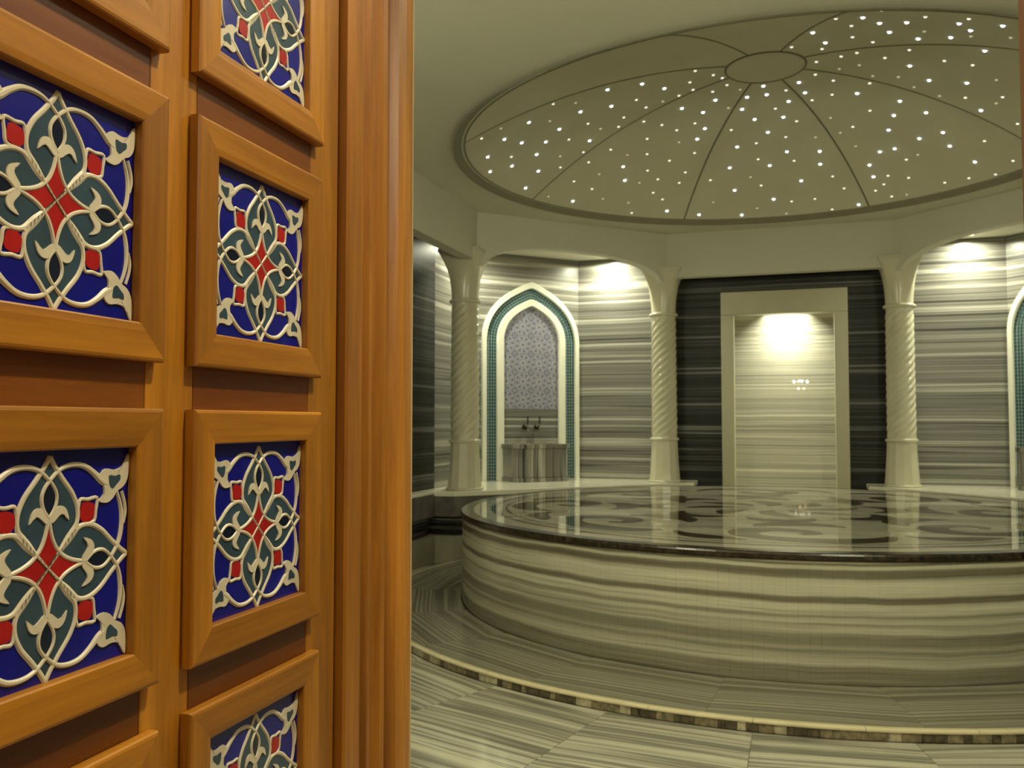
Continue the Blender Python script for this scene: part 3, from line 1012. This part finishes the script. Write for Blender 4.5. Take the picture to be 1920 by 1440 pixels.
for k in range(NRB):
    a0, a1 = 2 * pi * k / NRB + 0.0004, 2 * pi * (k + 1) / NRB - 0.0004
    pr = [(-0.085, -0.012), (-0.085, 0.0), (0.002, 0.0), (0.008, -0.004), (0.011, -0.012), (0.011, -0.032), (0.006, -0.040), (-0.028, -0.042), (-0.028, -0.012)]
    vs = []
    for t in range(7):
        a = a0 + (a1 - a0) * t / 6
        vs += [((PR + p) * cos(a), (PR + p) * sin(a), PZ + q) for p, q in pr]
    kk = len(pr)
    fs = [(t * kk + i, (t + 1) * kk + i, (t + 1) * kk + (i + 1) % kk, t * kk + (i + 1) % kk) for t in range(6) for i in range(kk)]
    fs += [tuple(range(kk)), tuple(range(7 * kk - 1, 6 * kk - 1, -1))]
    mb = MB()
    mb.add(vs, fs)
    mk('rim_block', mb, M_RIM, pod)


def ringseg(name, r0, r1, z0, z1, mat, parent, cnt_, sub=6, off=0.0):
    for k in range(cnt_):
        ha_ = pi / cnt_
        g0_, g1_ = 0.0004 / r0, 0.0004 / r1
        poly_ = [(r0 * sin(-ha_ + g0_ + t * 2 * (ha_ - g0_) / sub), r0 * cos(-ha_ + g0_ + t * 2 * (ha_ - g0_) / sub)) for t in range(sub + 1)]
        poly_ += [(r1 * sin(ha_ - g1_ - t * 2 * (ha_ - g1_) / sub), r1 * cos(ha_ - g1_ - t * 2 * (ha_ - g1_) / sub)) for t in range(sub + 1)]
        m_ = MB()
        m_.prism(poly_, z0, z1)
        mk(name, m_, mat, parent, rot=(0, 0, off + 2 * pi * k / cnt_))


ringseg('top_ring_slab', 2.128, PR - 0.0855, PZ - 0.012, PZ, M_TOPRING, pod, 16)
ringseg('inlay_ring', 2.092, 2.1275, PZ - 0.012, PZ, M_INLAY, pod, 16)
ringseg('inner_ring_slab', 2.02, 2.0915, PZ - 0.012, PZ, M_TOPRING, pod, 16)
ringseg('inner_inlay_ring', 2.004, 2.0195, PZ - 0.012, PZ, M_INLAY, pod, 16)
mb = MB()
mb.lathe([(2.0035, PZ - 0.012), (2.0035, PZ)], 128)
mk('top_disc', mb, M_TOP, pod)


def flat_ribbon(pts, z, n=8, h=0.0006):
    c = catmull(pts, n)
    m = len(c)
    vs = []
    for i in range(m):
        a, b = c[max(i - 1, 0)], c[min(i + 1, m - 1)]
        dx, dy = b[0] - a[0], b[1] - a[1]
        L = hypot(dx, dy) or 1
        nx, ny = -dy / L, dx / L
        x, y, wd = c[i]
        for s, hh in ((-0.5, 0.0), (-0.5, h), (0.5, h), (0.5, 0.0)):
            vs.append((x + nx * wd * s, y + ny * wd * s, z + hh))
    fs = [(i * 4 + k, i * 4 + k + 1, i * 4 + 5 + k, i * 4 + 4 + k) for i in range(m - 1) for k in range(3)]
    return vs, [f[::-1] for f in fs]


# scroll motif (local: y radial outward, x tangential)
motif = [
    [(-0.52, 1.62, 0.03), (-0.42, 1.78, 0.09), (-0.22, 1.87, 0.11), (0.02, 1.86, 0.10), (0.20, 1.77, 0.09), (0.30, 1.62, 0.10), (0.26, 1.46, 0.11),
     (0.12, 1.38, 0.10), (-0.04, 1.42, 0.08), (-0.10, 1.54, 0.06), (-0.02, 1.62, 0.03)],
    [(0.30, 1.90, 0.015), (0.42, 1.84, 0.07), (0.56, 1.78, 0.09), (0.66, 1.66, 0.05), (0.70, 1.54, 0.01)],
    [(-0.34, 1.20, 0.015), (-0.22, 1.10, 0.08), (-0.05, 1.06, 0.12), (0.12, 1.12, 0.10), (0.20, 1.24, 0.03)],
    [(-0.22, 0.70, 0.015), (-0.14, 0.84, 0.08), (0.0, 0.90, 0.10), (0.14, 0.84, 0.08), (0.22, 0.70, 0.015)],
    [(0.0, 0.16, 0.02), (0.05, 0.30, 0.07), (0.02, 0.44, 0.10), (-0.04, 0.56, 0.06), (-0.10, 0.64, 0.01)],
]
for j, pts in enumerate(motif):
    m_ = MB()
    pts = [(x_, y_, w_ * 1.75) for x_, y_, w_ in pts]
    m_.add(*flat_ribbon(pts, PZ))
    me_ = m_.mesh('scroll_inlay', M_INLAY)
    for k in range(8):
        put('scroll_inlay', me_, pod, rot=(0, 0, k * pi / 4 + 0.12))

# ================================================================== BENCHES
M_PLINTH = plain('grey_plinth_stone', (0.34, 0.315, 0.22), rough=0.3, var=0.15, scale=3)
M_APRON = plain('purple_grey_marble', (0.13, 0.115, 0.10), rough=0.2, var=0.4, scale=5)


def bench(name, label, poly, seat_poly, front=None):
    root = empty(name, (0, 0, FL))
    tag(root, label, 'bench', 'marble benches along the walls')
    z = 0.633 - FL
    m_ = MB()
    m_.prism(seat_poly, z - 0.05, z)
    mk('seat_slab', m_, M_SEAT, root, bevel=0.006)
    for nm, pl, a, b, mt in (('apron', poly[0], 0.39 - FL, z - 0.0505, M_APRON), ('recessed_core', poly[1], 0.2055 - FL, 0.3895 - FL, M_BENCHFRONT),
                             ('plinth', poly[0], 0.0, 0.205 - FL, M_PLINTH)):
        m_ = MB()
        m_.prism(pl, a, b)
        mk(nm, m_, mt, root)
    return root


def side_poly(sx, off, e, wall=0.0):
    s = 3.845 + 0.0
    f = s + abs(off) * sqrt(2)
    p = [(-e, 3.298), (-2.299, 3.298), (-3.298, 2.299), (-3.298, e), (-f + e, e), (-e, f - e)]
    return [(x * -sx, y) for x, y in p]


bench('marble_bench', 'cream marble bench top under the left niche, carrying the first and second columns', (side_poly(-1, 0.02, 0.91), side_poly(-1, -0.09, 1.0)), side_poly(-1, 0.0, 0.90))
bench('marble_bench', 'cream marble bench top at the right, carrying the third column', (side_poly(1, 0.02, 0.91), side_poly(1, -0.09, 1.0)), side_poly(1, 0.0, 0.90))
lb = empty('marble_bench', (-3.165, -0.075, FL))
tag(lb, 'dark fronted marble ledge against the black wall at the far left', 'bench', 'marble benches along the walls')
zb_ = -FL
boxo('seat_slab', M_SEAT, -0.133, 0.02, -0.95, 0.965, 0.605 + zb_, 0.633 + zb_, lb, bevel=0.004)
boxo('apron', M_APRON, -0.133, 0.015, -0.95, 0.965, 0.39 + zb_, 0.6045 + zb_, lb)
boxo('recessed_core', M_BENCHFRONT, -0.133, -0.05, -0.95, 0.965, 0.205 + zb_, 0.3895 + zb_, lb)
boxo('plinth', M_PLINTH, -0.133, 0.015, -0.95, 0.965, 0.0, 0.2045 + zb_, lb)

# ================================================================== COLUMNS
ZC0, ZC1 = 0.633, 3.024


def make_column():
    root = empty('column', (0, 0, 0))
    mb = MB()
    mb.box(-0.215, 0.215, -0.215, 0.215, 2.985, ZC1)
    mk('abacus', mb, M_COLUMN, root, bevel=0.006)
    # capital: round at the collar, square under the abacus
    vs, fs = [], []
    ns, nh = 48, 16
    for i in range(nh + 1):
        t = i / nh
        z = 2.525 + (2.985 - 2.525) * t
        flare = 0.136 + 0.064 * t ** 2.2 + 0.008 * t
        sq = t ** 1.6
        for k in range(ns):
            a = 2 * pi * k / ns
            s = 1.0 / max(abs(cos(a)), abs(sin(a)))
            rr_ = flare * ((1 - sq) + sq * (s * 0.985))
            vs.append((rr_ * cos(a), rr_ * sin(a), z))
    for i in range(nh):
        for k in range(ns):
            j = (k + 1) % ns
            fs.append((i * ns + k, i * ns + j, (i + 1) * ns + j, (i + 1) * ns + k))
    mb = MB()
    mb.add(vs, fs)
    mk('capital', mb, M_COLUMN, root, smooth=True)
    for zc in (2.51, 1.113):
        m_ = MB()
        m_.lathe([(0.120, zc - 0.022), (0.150, zc - 0.020), (0.160, zc - 0.010), (0.162, zc), (0.158, zc + 0.010), (0.148, zc + 0.018), (0.120, zc + 0.020)], 48)
        mk('collar', m_, M_COLUMN, root, smooth=True)
    # rope-twisted shaft
    vs, fs = [], []
    ns, nh = 96, 96
    for i in range(nh + 1):
        t = i / nh
        z = 1.125 + (2.49 - 1.125) * t
        r0 = 0.139 - 0.006 * t
        fade = min(1, t * 18, (1 - t) * 18)
        for k in range(ns):
            a = 2 * pi * k / ns
            ph = 8 * a - 2 * pi * z / 0.083
            rr_ = r0 + 0.010 * fade * (abs(cos(ph / 2)) * 1.6 - 1.0)
            vs.append((rr_ * cos(a), rr_ * sin(a), z))
    for i in range(nh):
        for k in range(ns):
            j = (k + 1) % ns
            fs.append((i * ns + k, i * ns + j, (i + 1) * ns + j, (i + 1) * ns + k))
    mb = MB()
    mb.add(vs, fs)
    mk('twisted_shaft', mb, M_COLUMN, root, smooth=True)
    mb = MB()
    mb.lathe([(0.172, ZC0 + 0.02), (0.166, ZC0 + 0.08), (0.156, ZC0 + 0.22), (0.148, ZC0 + 0.36), (0.145, 1.095)], 12)
    mk('faceted_base', mb, M_COLUMN, root)
    mb = MB()
    mb.lathe([(0.186, ZC0 + 0.0005), (0.190, ZC0 + 0.012), (0.182, ZC0 + 0.022), (0.17, ZC0 + 0.024)], 48)
    mk('foot_ring', mb, M_COLUMN, root, smooth=True)
    return root


clabels = ['thick cream column with a twisted shaft left of the blue tiled niche, nearest the door',
           'cream column with a twisted shaft between the left niche bay and the lit doorway',
           'cream column with a twisted shaft just right of the lit doorway',
           'cream twisted column beyond the right edge, at the far end of the right bay',
           'cream twisted column hidden behind the tiled door at the left']
cpos = [(-AP, HS), (-HS, AP), (HS, AP), (AP, HS), (-AP, -HS)]
c0 = make_column()
for i, (x, y) in enumerate(cpos):
    if i == 3:
        pass
    o = c0 if i == 0 else copy_tree(c0)
    o.location = (x, y, 0)
    o.rotation_euler = (0, 0, 0)
    tag(o, clabels[i], 'column', 'twisted cream columns around the hall')
# pedestals for the columns that do not stand on a corner bench front
for nm, (x, y) in (('left', (-AP, -HS)),):
    pass
pd = boxo('pedestal', M_SEAT, -AP - 0.185, -AP + 0.185, -HS - 0.185, -HS + 0.185, FL, ZC0, bevel=0.01)
tag(pd, 'square cream marble block under the hidden column at the left', 'pedestal')

# ================================================================== NICHES
SHAPE = [(1.0, 0.0), (0.985, 0.12), (0.955, 0.25), (0.90, 0.40), (0.82, 0.54), (0.72, 0.67), (0.60, 0.79), (0.45, 0.885), (0.28, 0.945), (0.13, 0.975), (0.0, 1.0)]
SHAPE = [(1.0, 0.0), (0.985, 0.13), (0.95, 0.26), (0.885, 0.40), (0.79, 0.535), (0.67, 0.655), (0.52, 0.765), (0.37, 0.85), (0.20, 0.93), (0.08, 0.98), (0.0, 1.0)]
ZS = 2.25
NZ0 = 0.633


def arch_line(wd, apex, z0=NZ0):
    """left foot, over the apex, to the right foot: list of (u, z)"""
    up = [(wd * a, ZS + (apex - ZS) * b) for a, b in catmull(SHAPE, 3)]
    right = [(wd, z0)] + [(wd, z0 + (ZS - z0) * k / 10) for k in range(1, 10)] + up
    left = [(-x, z) for x, z in right]
    return left + right[-2::-1]


def band(wo, ao, wi, ai, y0, y1):
    """solid between two arches, from y0 (wall) to y1 (room side, negative)"""
    A, B = arch_line(wo, ao), arch_line(wi, ai)
    n_ = len(A)
    vs = []
    for (u, z), (p, q) in zip(A, B):
        vs += [(u, y0, z), (u, y1, z), (p, y1, q), (p, y0, q)]
    fs = []
    for i in range(n_ - 1):
        for k in range(4):
            fs.append((i * 4 + k, (i + 1) * 4 + k, (i + 1) * 4 + (k + 1) % 4, i * 4 + (k + 1) % 4))
    fs += [(0, 1, 2, 3), ((n_ - 1) * 4 + 3, (n_ - 1) * 4 + 2, (n_ - 1) * 4 + 1, (n_ - 1) * 4)]
    return vs, fs


def tile_material():
    m, nt, b = newmat('lavender_rosette_tile')
    uv = N(nt, 'ShaderNodeUVMap').outputs[0]
    sep = N(nt, 'ShaderNodeSeparateXYZ')
    nt.links.new(uv, sep.inputs[0])
    x = math_node(nt, 'SUBTRACT', sep.outputs[0], 0.5)
    y = math_node(nt, 'SUBTRACT', sep.outputs[1], 0.5)
    r = math_node(nt, 'SQRT', math_node(nt, 'ADD', math_node(nt, 'MULTIPLY', x, x), math_node(nt, 'MULTIPLY', y, y)))
    ang = math_node(nt, 'ARCTAN2', y, x)
    base = ramp(nt, r, [(0.0, (0.15, 0.155, 0.21)), (0.06, (0.17, 0.175, 0.22)), (0.10, (0.33, 0.325, 0.37)), (0.19, (0.35, 0.345, 0.385)), (0.235, (0.18, 0.185, 0.25)),
                        (0.265, (0.32, 0.31, 0.365)), (0.5, (0.29, 0.285, 0.34))])
    # dark leaves around the rosette and in the corners of the tile
    pet = math_node(nt, 'SINE', math_node(nt, 'MULTIPLY', ang, 8.0))
    ring = math_node(nt, 'SUBTRACT', 1.0, math_node(nt, 'MULTIPLY', math_node(nt, 'ABSOLUTE', math_node(nt, 'SUBTRACT', r, 0.36)), 11.0))
    leafm = math_node(nt, 'GREATER_THAN', math_node(nt, 'ADD', math_node(nt, 'MULTIPLY', pet, 0.8), ring), 0.95)
    ax_ = math_node(nt, 'SUBTRACT', 0.5, math_node(nt, 'ABSOLUTE', x))
    ay_ = math_node(nt, 'SUBTRACT', 0.5, math_node(nt, 'ABSOLUTE', y))
    rc = math_node(nt, 'SQRT', math_node(nt, 'ADD', math_node(nt, 'MULTIPLY', ax_, ax_), math_node(nt, 'MULTIPLY', ay_, ay_)))
    corner = math_node(nt, 'LESS_THAN', math_node(nt, 'ABSOLUTE', math_node(nt, 'SUBTRACT', rc, 0.15)), 0.03)
    c = mixc(nt, leafm, base, (0.13, 0.14, 0.22))
    c = mixc(nt, corner, c, (0.15, 0.165, 0.24))
    nt.links.new(c, b.inputs['Base Color'])
    b.inputs['Roughness'].default_value = 0.25
    return m


M_ROSE = tile_material()
G_MOS = [plain('teal_mosaic', (0.022, 0.085, 0.10), rough=0.25, var=0.6, scale=60)]


def make_niche():
    # local frame: x along the wall (u), -y into the room, z up
    root = empty('arched_niche', (0, 0, 0))
    m_ = MB()
    m_.add(*band(0.638, 2.937, 0.586, 2.865, 0.0, -0.045))
    mk('outer_frame', m_, M_WHITE, root, bevel=0.004)
    m_ = MB()
    m_.add(*band(0.450, 2.735, 0.366, 2.654, 0.0, -0.045))
    mk('inner_frame', m_, M_WHITE, root, bevel=0.006)
    m_ = MB()
    m_.add(*band(0.586, 2.865, 0.450, 2.735, 0.0, -0.010))
    mk('mosaic_bed', m_, M_GROUT, root)
    # small mosaic tiles, too many and too small to be told apart singly
    m_ = MB()

    def resample(L_, step_):
        out_, acc = [], 0.0
        d = [0.0]
        for p, q in zip(L_, L_[1:]):
            d.append(d[-1] + hypot(q[0] - p[0], q[1] - p[1]))
        nn = int(d[-1] / step_)
        i_ = 0
        for k_ in range(nn + 1):
            s_ = d[-1] * k_ / nn
            while i_ < len(d) - 2 and d[i_ + 1] < s_:
                i_ += 1
            t_ = (s_ - d[i_]) / max(1e-9, d[i_ + 1] - d[i_])
            out_.append((i_, t_))
        return out_
    A, B = arch_line(0.583, 2.862), arch_line(0.453, 2.738)
    sam = resample([((a[0] + b[0]) / 2, (a[1] + b[1]) / 2) for a, b in zip(A, B)], 0.0375)
    row = []
    for i_, t_ in sam:
        pa = tuple(A[i_][c] + t_ * (A[i_ + 1][c] - A[i_][c]) for c in (0, 1))
        pb = tuple(B[i_][c] + t_ * (B[i_ + 1][c] - B[i_][c]) for c in (0, 1))
        row.append((pa, pb))
    for (a, b), (a2, b2) in zip(row, row[1:]):
        for k_ in range(4):
            qs = []
            for P_, Q_, s_ in ((a, b, (k_ + .1) / 4), (a, b, (k_ + .9) / 4), (a2, b2, (k_ + .9) / 4), (a2, b2, (k_ + .1) / 4)):
                qs.append((P_[0] + (Q_[0] - P_[0]) * s_, P_[1] + (Q_[1] - P_[1]) * s_))
            gx = sum(q[0] for q in qs) / 4
            gz = sum(q[1] for q in qs) / 4
            qs = [(gx + (q[0] - gx) * 0.80, gz + (q[1] - gz) * 0.80) for q in qs]
            h = 0.0135 + random.random() * 0.002
            m_.add([(q[0], -0.0095, q[1]) for q in qs] + [(q[0], -h, q[1]) for q in qs],
                   [(4, 5, 6, 7), (0, 1, 5, 4), (1, 2, 6, 5), (2, 3, 7, 6), (3, 0, 4, 7)])
    o_ = mk('mosaic_tiles', m_, G_MOS[0], root)
    o_['kind'] = 'stuff'
    # panel of printed tiles clipped to the inner arch, marble below
    arch_poly = arch_line(0.366, 2.654, 1.453)
    arch_poly = arch_poly[::-1]
    T_ = 0.2135
    for r_ in range(6):
        for c_ in range(-2, 2):
            x0, z0 = c_ * T_, 1.453 + r_ * T_
            poly = list(arch_poly)
            for a, b, c in ((1, 0, x0 + T_ - 0.0012), (-1, 0, -x0 - 0.0012), (0, 1, z0 + T_ - 0.0012), (0, -1, -z0 - 0.0012)):
                if poly:
                    poly = clip(poly, a, b, c)
            if len(poly) < 3:
                continue
            n_ = len(poly)
            ar = abs(sum(poly[i][0] * poly[(i + 1) % n_][1] - poly[(i + 1) % n_][0] * poly[i][1] for i in range(n_))) / 2
            if ar < 0.0008:
                continue
            me_ = bpy.data.meshes.new('rosette_tile')
            vs = [(x, -0.008, z) for x, z in poly] + [(x, 0.0, z) for x, z in poly]
            me_.from_pydata(vs, [], [tuple(range(n_))] + [(i, n_ + i, n_ + (i + 1) % n_, (i + 1) % n_) for i in range(n_)])
            me_.materials.append(M_ROSE)
            ul = me_.uv_layers.new(name='UVMap')
            for lp in me_.loops:
                v = me_.vertices[lp.vertex_index].co
                ul.data[lp.index].uv = ((v.x - x0) / T_, (v.z - z0) / T_)
            me_.update()
            put('rosette_tile', me_, root)
    m_ = MB()
    m_.box(-0.366, 0.366, -0.006, 0.0, NZ0, 1.452)
    mk('marble_panel', m_, M_WALL, root)
    return root


def make_basin():
    root = empty('wash_basin', (0, 0, 0))
    # half-octagon trough, local -y into the room
    def outl(s, yb=0.0):
        return [(-0.36 * s, yb), (-0.36 * s, -0.24 * s), (-0.26 * s, -0.36 * s), (0.26 * s, -0.36 * s), (0.36 * s, -0.24 * s), (0.36 * s, yb)]
    m_ = MB()
    m_.prism(outl(1.04), 0.0, 0.045)
    mk('basin_foot', m_, M_BASIN, root, bevel=0.008)
    m_ = MB()
    m_.prism(outl(1.0), 0.045, 0.37)
    mk('basin_body', m_, M_BASIN, root, bevel=0.006)
    # rim with a hollow: ring between outer and inner outlines, with a scooped bowl
    O, I = outl(1.05), [(-0.28, -0.04), (-0.28, -0.20), (-0.20, -0.29), (0.20, -0.29), (0.28, -0.20), (0.28, -0.04)]
    vs = [(x, y, 0.37) for x, y in O] + [(x, y, 0.418) for x, y in O] + [(x, y, 0.418) for x, y in I] + [(x * 0.8, y * 0.85 - 0.01, 0.372) for x, y in I]
    n_ = 6
    fs = []
    for i in range(n_):
        j = (i + 1) % n_
        fs += [(i, n_ + i, n_ + j, j)[::-1], (n_ + i, 2 * n_ + i, 2 * n_ + j, n_ + j)[::-1], (2 * n_ + i, 3 * n_ + i, 3 * n_ + j, 2 * n_ + j)[::-1]]
    fs.append(tuple(range(3 * n_, 4 * n_)))
    m_ = MB()
    m_.add(vs, fs)
    mk('basin_rim', m_, M_BASIN, root)
    return root


def tube(pts, r, seg=10):
    m_ = MB()
    vs = []
    n_ = len(pts)
    for i in range(n_):
        a, b = Vector(pts[max(0, i - 1)]), Vector(pts[min(n_ - 1, i + 1)])
        d = (b - a).normalized()
        s = d.cross(Vector((1, 0, 0)))
        if s.length < 0.1:
            s = d.cross(Vector((0, 0, 1)))
        s.normalize()
        t = d.cross(s)
        rr_ = r[i] if isinstance(r, (list, tuple)) else r
        for k in range(seg):
            q = Vector(pts[i]) + (s * cos(2 * pi * k / seg) + t * sin(2 * pi * k / seg)) * rr_
            vs.append(tuple(q))
    fs = [(i * seg + k, i * seg + (k + 1) % seg, (i + 1) * seg + (k + 1) % seg, (i + 1) * seg + k) for i in range(n_ - 1) for k in range(seg)]
    fs += [tuple(range(seg)), tuple(range(n_ * seg - 1, (n_ - 1) * seg - 1, -1))]
    m_.add(vs, fs)
    return m_


def make_tap():
    root = empty('tap', (0, 0, 0))
    m_ = MB()
    m_.lathe([(0.012, -0.030), (0.028, -0.024), (0.038, -0.006), (0.036, 0.012), (0.022, 0.026), (0.012, 0.03)], 20, 0, -0.045)
    mk('tap_body', m_, M_BRASS, root, smooth=True)
    mk('wall_stub', tube([(0, 0.0, 0), (0, -0.045, 0)], 0.016), M_BRASS, root, smooth=True)
    mk('spout', tube([(0, -0.05, 0), (0, -0.09, 0.002), (0, -0.11, -0.02), (0, -0.114, -0.05)], 0.011), M_BRASS, root, smooth=True)
    mk('handle_stem', tube([(0.022, -0.05, 0.01), (0.032, -0.05, 0.06), (0.034, -0.048, 0.125)], [0.010, 0.0085, 0.007]), M_BRASS, root, smooth=True)
    return root


def niche_frame(side):
    """origin and rotation of the slanting wall; u = 0.045 is the niche centre"""
    if side < 0:
        u = 0.052
        c = Vector((-2.8, 2.8, 0)) + Vector((1, 1, 0)).normalized() * u
        rz = radians(45)
    else:
        u = -0.052
        c = Vector((2.8, 2.8, 0)) + Vector((1, -1, 0)).normalized() * (-u) * -1
        rz = radians(-45)
    return c, rz


n1 = make_niche()
b1 = make_basin()
t1 = make_tap()
t2 = copy_tree(t1)
for side, objs in ((-1, (n1, b1, t1, t2)), (1, None)):
    c, rz = niche_frame(side)
    if objs is None:
        objs = (copy_tree(n1), copy_tree(b1), copy_tree(t1), copy_tree(t1))
    A_, B_, C_, D_ = objs
    xd = Vector((cos(rz), sin(rz), 0))
    yd = Vector((-sin(rz), cos(rz), 0))
    A_.location = c
    B_.location = c - xd * 0.03 - yd * 0.05 + Vector((0, 0, 0.634))
    C_.location = c - xd * 0.100 - yd * 0.006 + Vector((0, 0, 1.245))
    D_.location = c + xd * 0.055 - yd * 0.006 + Vector((0, 0, 1.245))
    for o in objs:
        o.rotation_euler = (0, 0, rz)
    if side < 0:
        tag(A_, 'pointed arch niche with teal mosaic border and lavender tiles left of the second column', 'niche', 'pointed niches')
        tag(B_, 'striped marble wash basin at the foot of the left niche', 'basin', 'marble basins')
        tag(C_, 'left of the two dark taps above the basin of the left niche', 'tap', 'dark taps')
        tag(D_, 'right of the two dark taps above the basin of the left niche', 'tap', 'dark taps')
    else:
        tag(A_, 'pointed arch niche cut off by the right edge of the picture', 'niche', 'pointed niches')
        tag(B_, 'striped marble wash basin beyond the right edge of the picture', 'basin', 'marble basins')
        tag(C_, 'left dark tap of the niche beyond the right edge', 'tap', 'dark taps')
        tag(D_, 'right dark tap of the niche beyond the right edge', 'tap', 'dark taps')

# ================================================================== LAMPS
E_LAMP = emit('warm_lamp', (1.0, 0.90, 0.62), 6.0)


def downlight(x, y, z, power, label, color=WARM, size=0.07, spread=165, cat='downlight', spot=None):
    root = empty('downlight', (x, y, z))
    tag(root, label, cat, 'recessed ceiling lights')
    m_ = MB()
    m_.lathe([(0.042, -0.0005), (0.055, -0.0005), (0.057, -0.006), (0.050, -0.010), (0.042, -0.008)], 32, close=False)
    mk('lamp_ring', m_, M_STEEL, root, smooth=True)
    m_ = MB()
    m_.lathe([(0.041, -0.003), (0.041, -0.0045)], 32)
    mk('lamp_lens', m_, E_LAMP, root)
    if spot:
        l = bpy.data.lights.new('lamp', 'SPOT')
        l.spot_size = radians(spot)
        l.spot_blend = 0.7
        l.shadow_soft_size = 0.035
    else:
        l = bpy.data.lights.new('lamp', 'AREA')
        l.shape = 'DISK'
        l.size = size
        l.spread = radians(spread)
    l.energy = power
    l.color = color
    lo = bpy.data.objects.new('lamp', l)
    COL.objects.link(lo)
    lo.parent = root
    lo.location = (0, 0, -0.014)
    return root


downlight(-1.88, 3.09, BAYC, P_SPOT, 'recessed light over the wall right of the left niche')
downlight(-3.09, 1.88, BAYC, P_SPOT, 'recessed light over the wall behind the first column')
downlight(1.93, 3.09, BAYC, P_SPOT, 'recessed light over the wall right of the third column')
downlight(3.09, 1.88, BAYC, P_SPOT, 'recessed light of the right bay beyond the right edge')
downlight(0.085, 4.20, 2.85, P_ALCOVE, 'recessed light inside the alcove of the back doorway', spread=112)
for i, (x, y) in enumerate(((-1.5, -3.9), (1.5, -3.9), (0.0, -5.0))):  # ceiling lights added out of view to raise the hall's brightness
    downlight(x, y, CEIL, P_ADDED_HALL, ('added unseen ceiling light to brighten the hall, left', 'added unseen ceiling light to brighten the hall, right', 'added unseen ceiling light just inside the entrance')[i])
downlight(0.55, -6.06, LC, P_LOBBY, 'recessed lobby light beside the entrance doorway', LOBBY, 0.10, 170)

def added_wall_lamp(x, label):  # lamp added on the unseen entry wall to brighten ceiling and arcade
    root = empty('added_wall_lamp', (x, YN, 2.35))
    tag(root, label, 'lamp', 'added unseen wall lamps that brighten the hall')
    mk('wall_plate', _lathe_y([(0.001, 0.0), (0.05, 0.0), (0.05, 0.012), (0.02, 0.018)]), M_BRASS, root, smooth=True)
    mk('arm', tube([(0, 0.01, 0), (0, 0.08, -0.02), (0, 0.13, 0.0), (0, 0.14, 0.03)], 0.009), M_BRASS, root, smooth=True)
    m_ = MB()
    m_.lathe([(0.03, 0.03), (0.06, 0.06), (0.075, 0.11), (0.072, 0.112), (0.055, 0.062), (0.001, 0.036)], 24, 0, 0.14, close=False)
    mk('shade_cup', m_, M_BRASS, root, smooth=True)
    m_ = MB()
    m_.lathe([(0.055 * sin(pi * k / 10), 0.13 - 0.055 * cos(pi * k / 10)) for k in range(1, 10)], 20, 0, 0.14)
    mk('globe', m_, E_GLOBE, root, smooth=True)
    l = bpy.data.lights.new('lamp', 'POINT')
    l.energy = P_ADDED_WALL
    l.color = WARM
    l.shadow_soft_size = 0.06
    lo = bpy.data.objects.new('lamp', l)
    COL.objects.link(lo)
    lo.parent = root
    lo.location = (0, 0.14, 0.25)


def _lathe_y(prof):
    m_ = MB()
    t_ = MB()
    t_.lathe(prof, 24)
    m_.add([(x, z, y) for x, y, z in t_.v], [f[::-1] for f in t_.f])
    return m_


E_GLOBE = emit('added_globe_glow', (1.0, 0.95, 0.75), 5.0)
added_wall_lamp(-1.9, 'added unseen brass wall lamp to brighten the hall, left of the entrance')
added_wall_lamp(1.9, 'added unseen brass wall lamp to brighten the hall, right of the entrance')

# lobby pendant whose bulbs mirror in the polished alcove wall and the podium
pen = empty('pendant_lamp', (0.28, -8.28, LC))
tag(pen, 'small brass pendant with bare bulbs in the lobby behind the camera', 'lamp')
mk('stem', tube([(0, 0, 0.0), (0, 0, -0.50)], 0.008), M_BRASS, pen)
mb = MB()
mb.lathe([(0.05, -0.012), (0.05, 0.0)], 24)
mk('ceiling_rose', mb, M_BRASS, pen)
E_B = emit('bulb_glow', (1.0, 0.93, 0.72), 420.0)
E_B2 = emit('amber_bulb_glow', (1.0, 0.72, 0.30), 200.0)
for x, z, e, r in ((-0.165, 2.354, E_B, 0.023), (-0.05, 2.36, E_B, 0.02), (0.03, 2.365, E_B, 0.02), (0.155, 2.35, E_B, 0.025), (-0.06, 2.175, E_B2, 0.022), (0.075, 2.175, E_B2, 0.022)):
    zz = z - LC
    mk('arm', tube([(0, 0, -0.49), (x, 0, -0.49 if zz > -0.6 else -0.66), (x, 0, zz + (0.0 if zz > -0.6 else 0.05))], 0.005), M_BRASS, pen)
    m_ = MB()
    m_.lathe([(r * sin(pi * k / 10), zz - r * cos(pi * k / 10)) for k in range(1, 10)], 16, x, 0)
    mk('bulb', m_, e, pen, smooth=True)

bpy.context.view_layer.update()
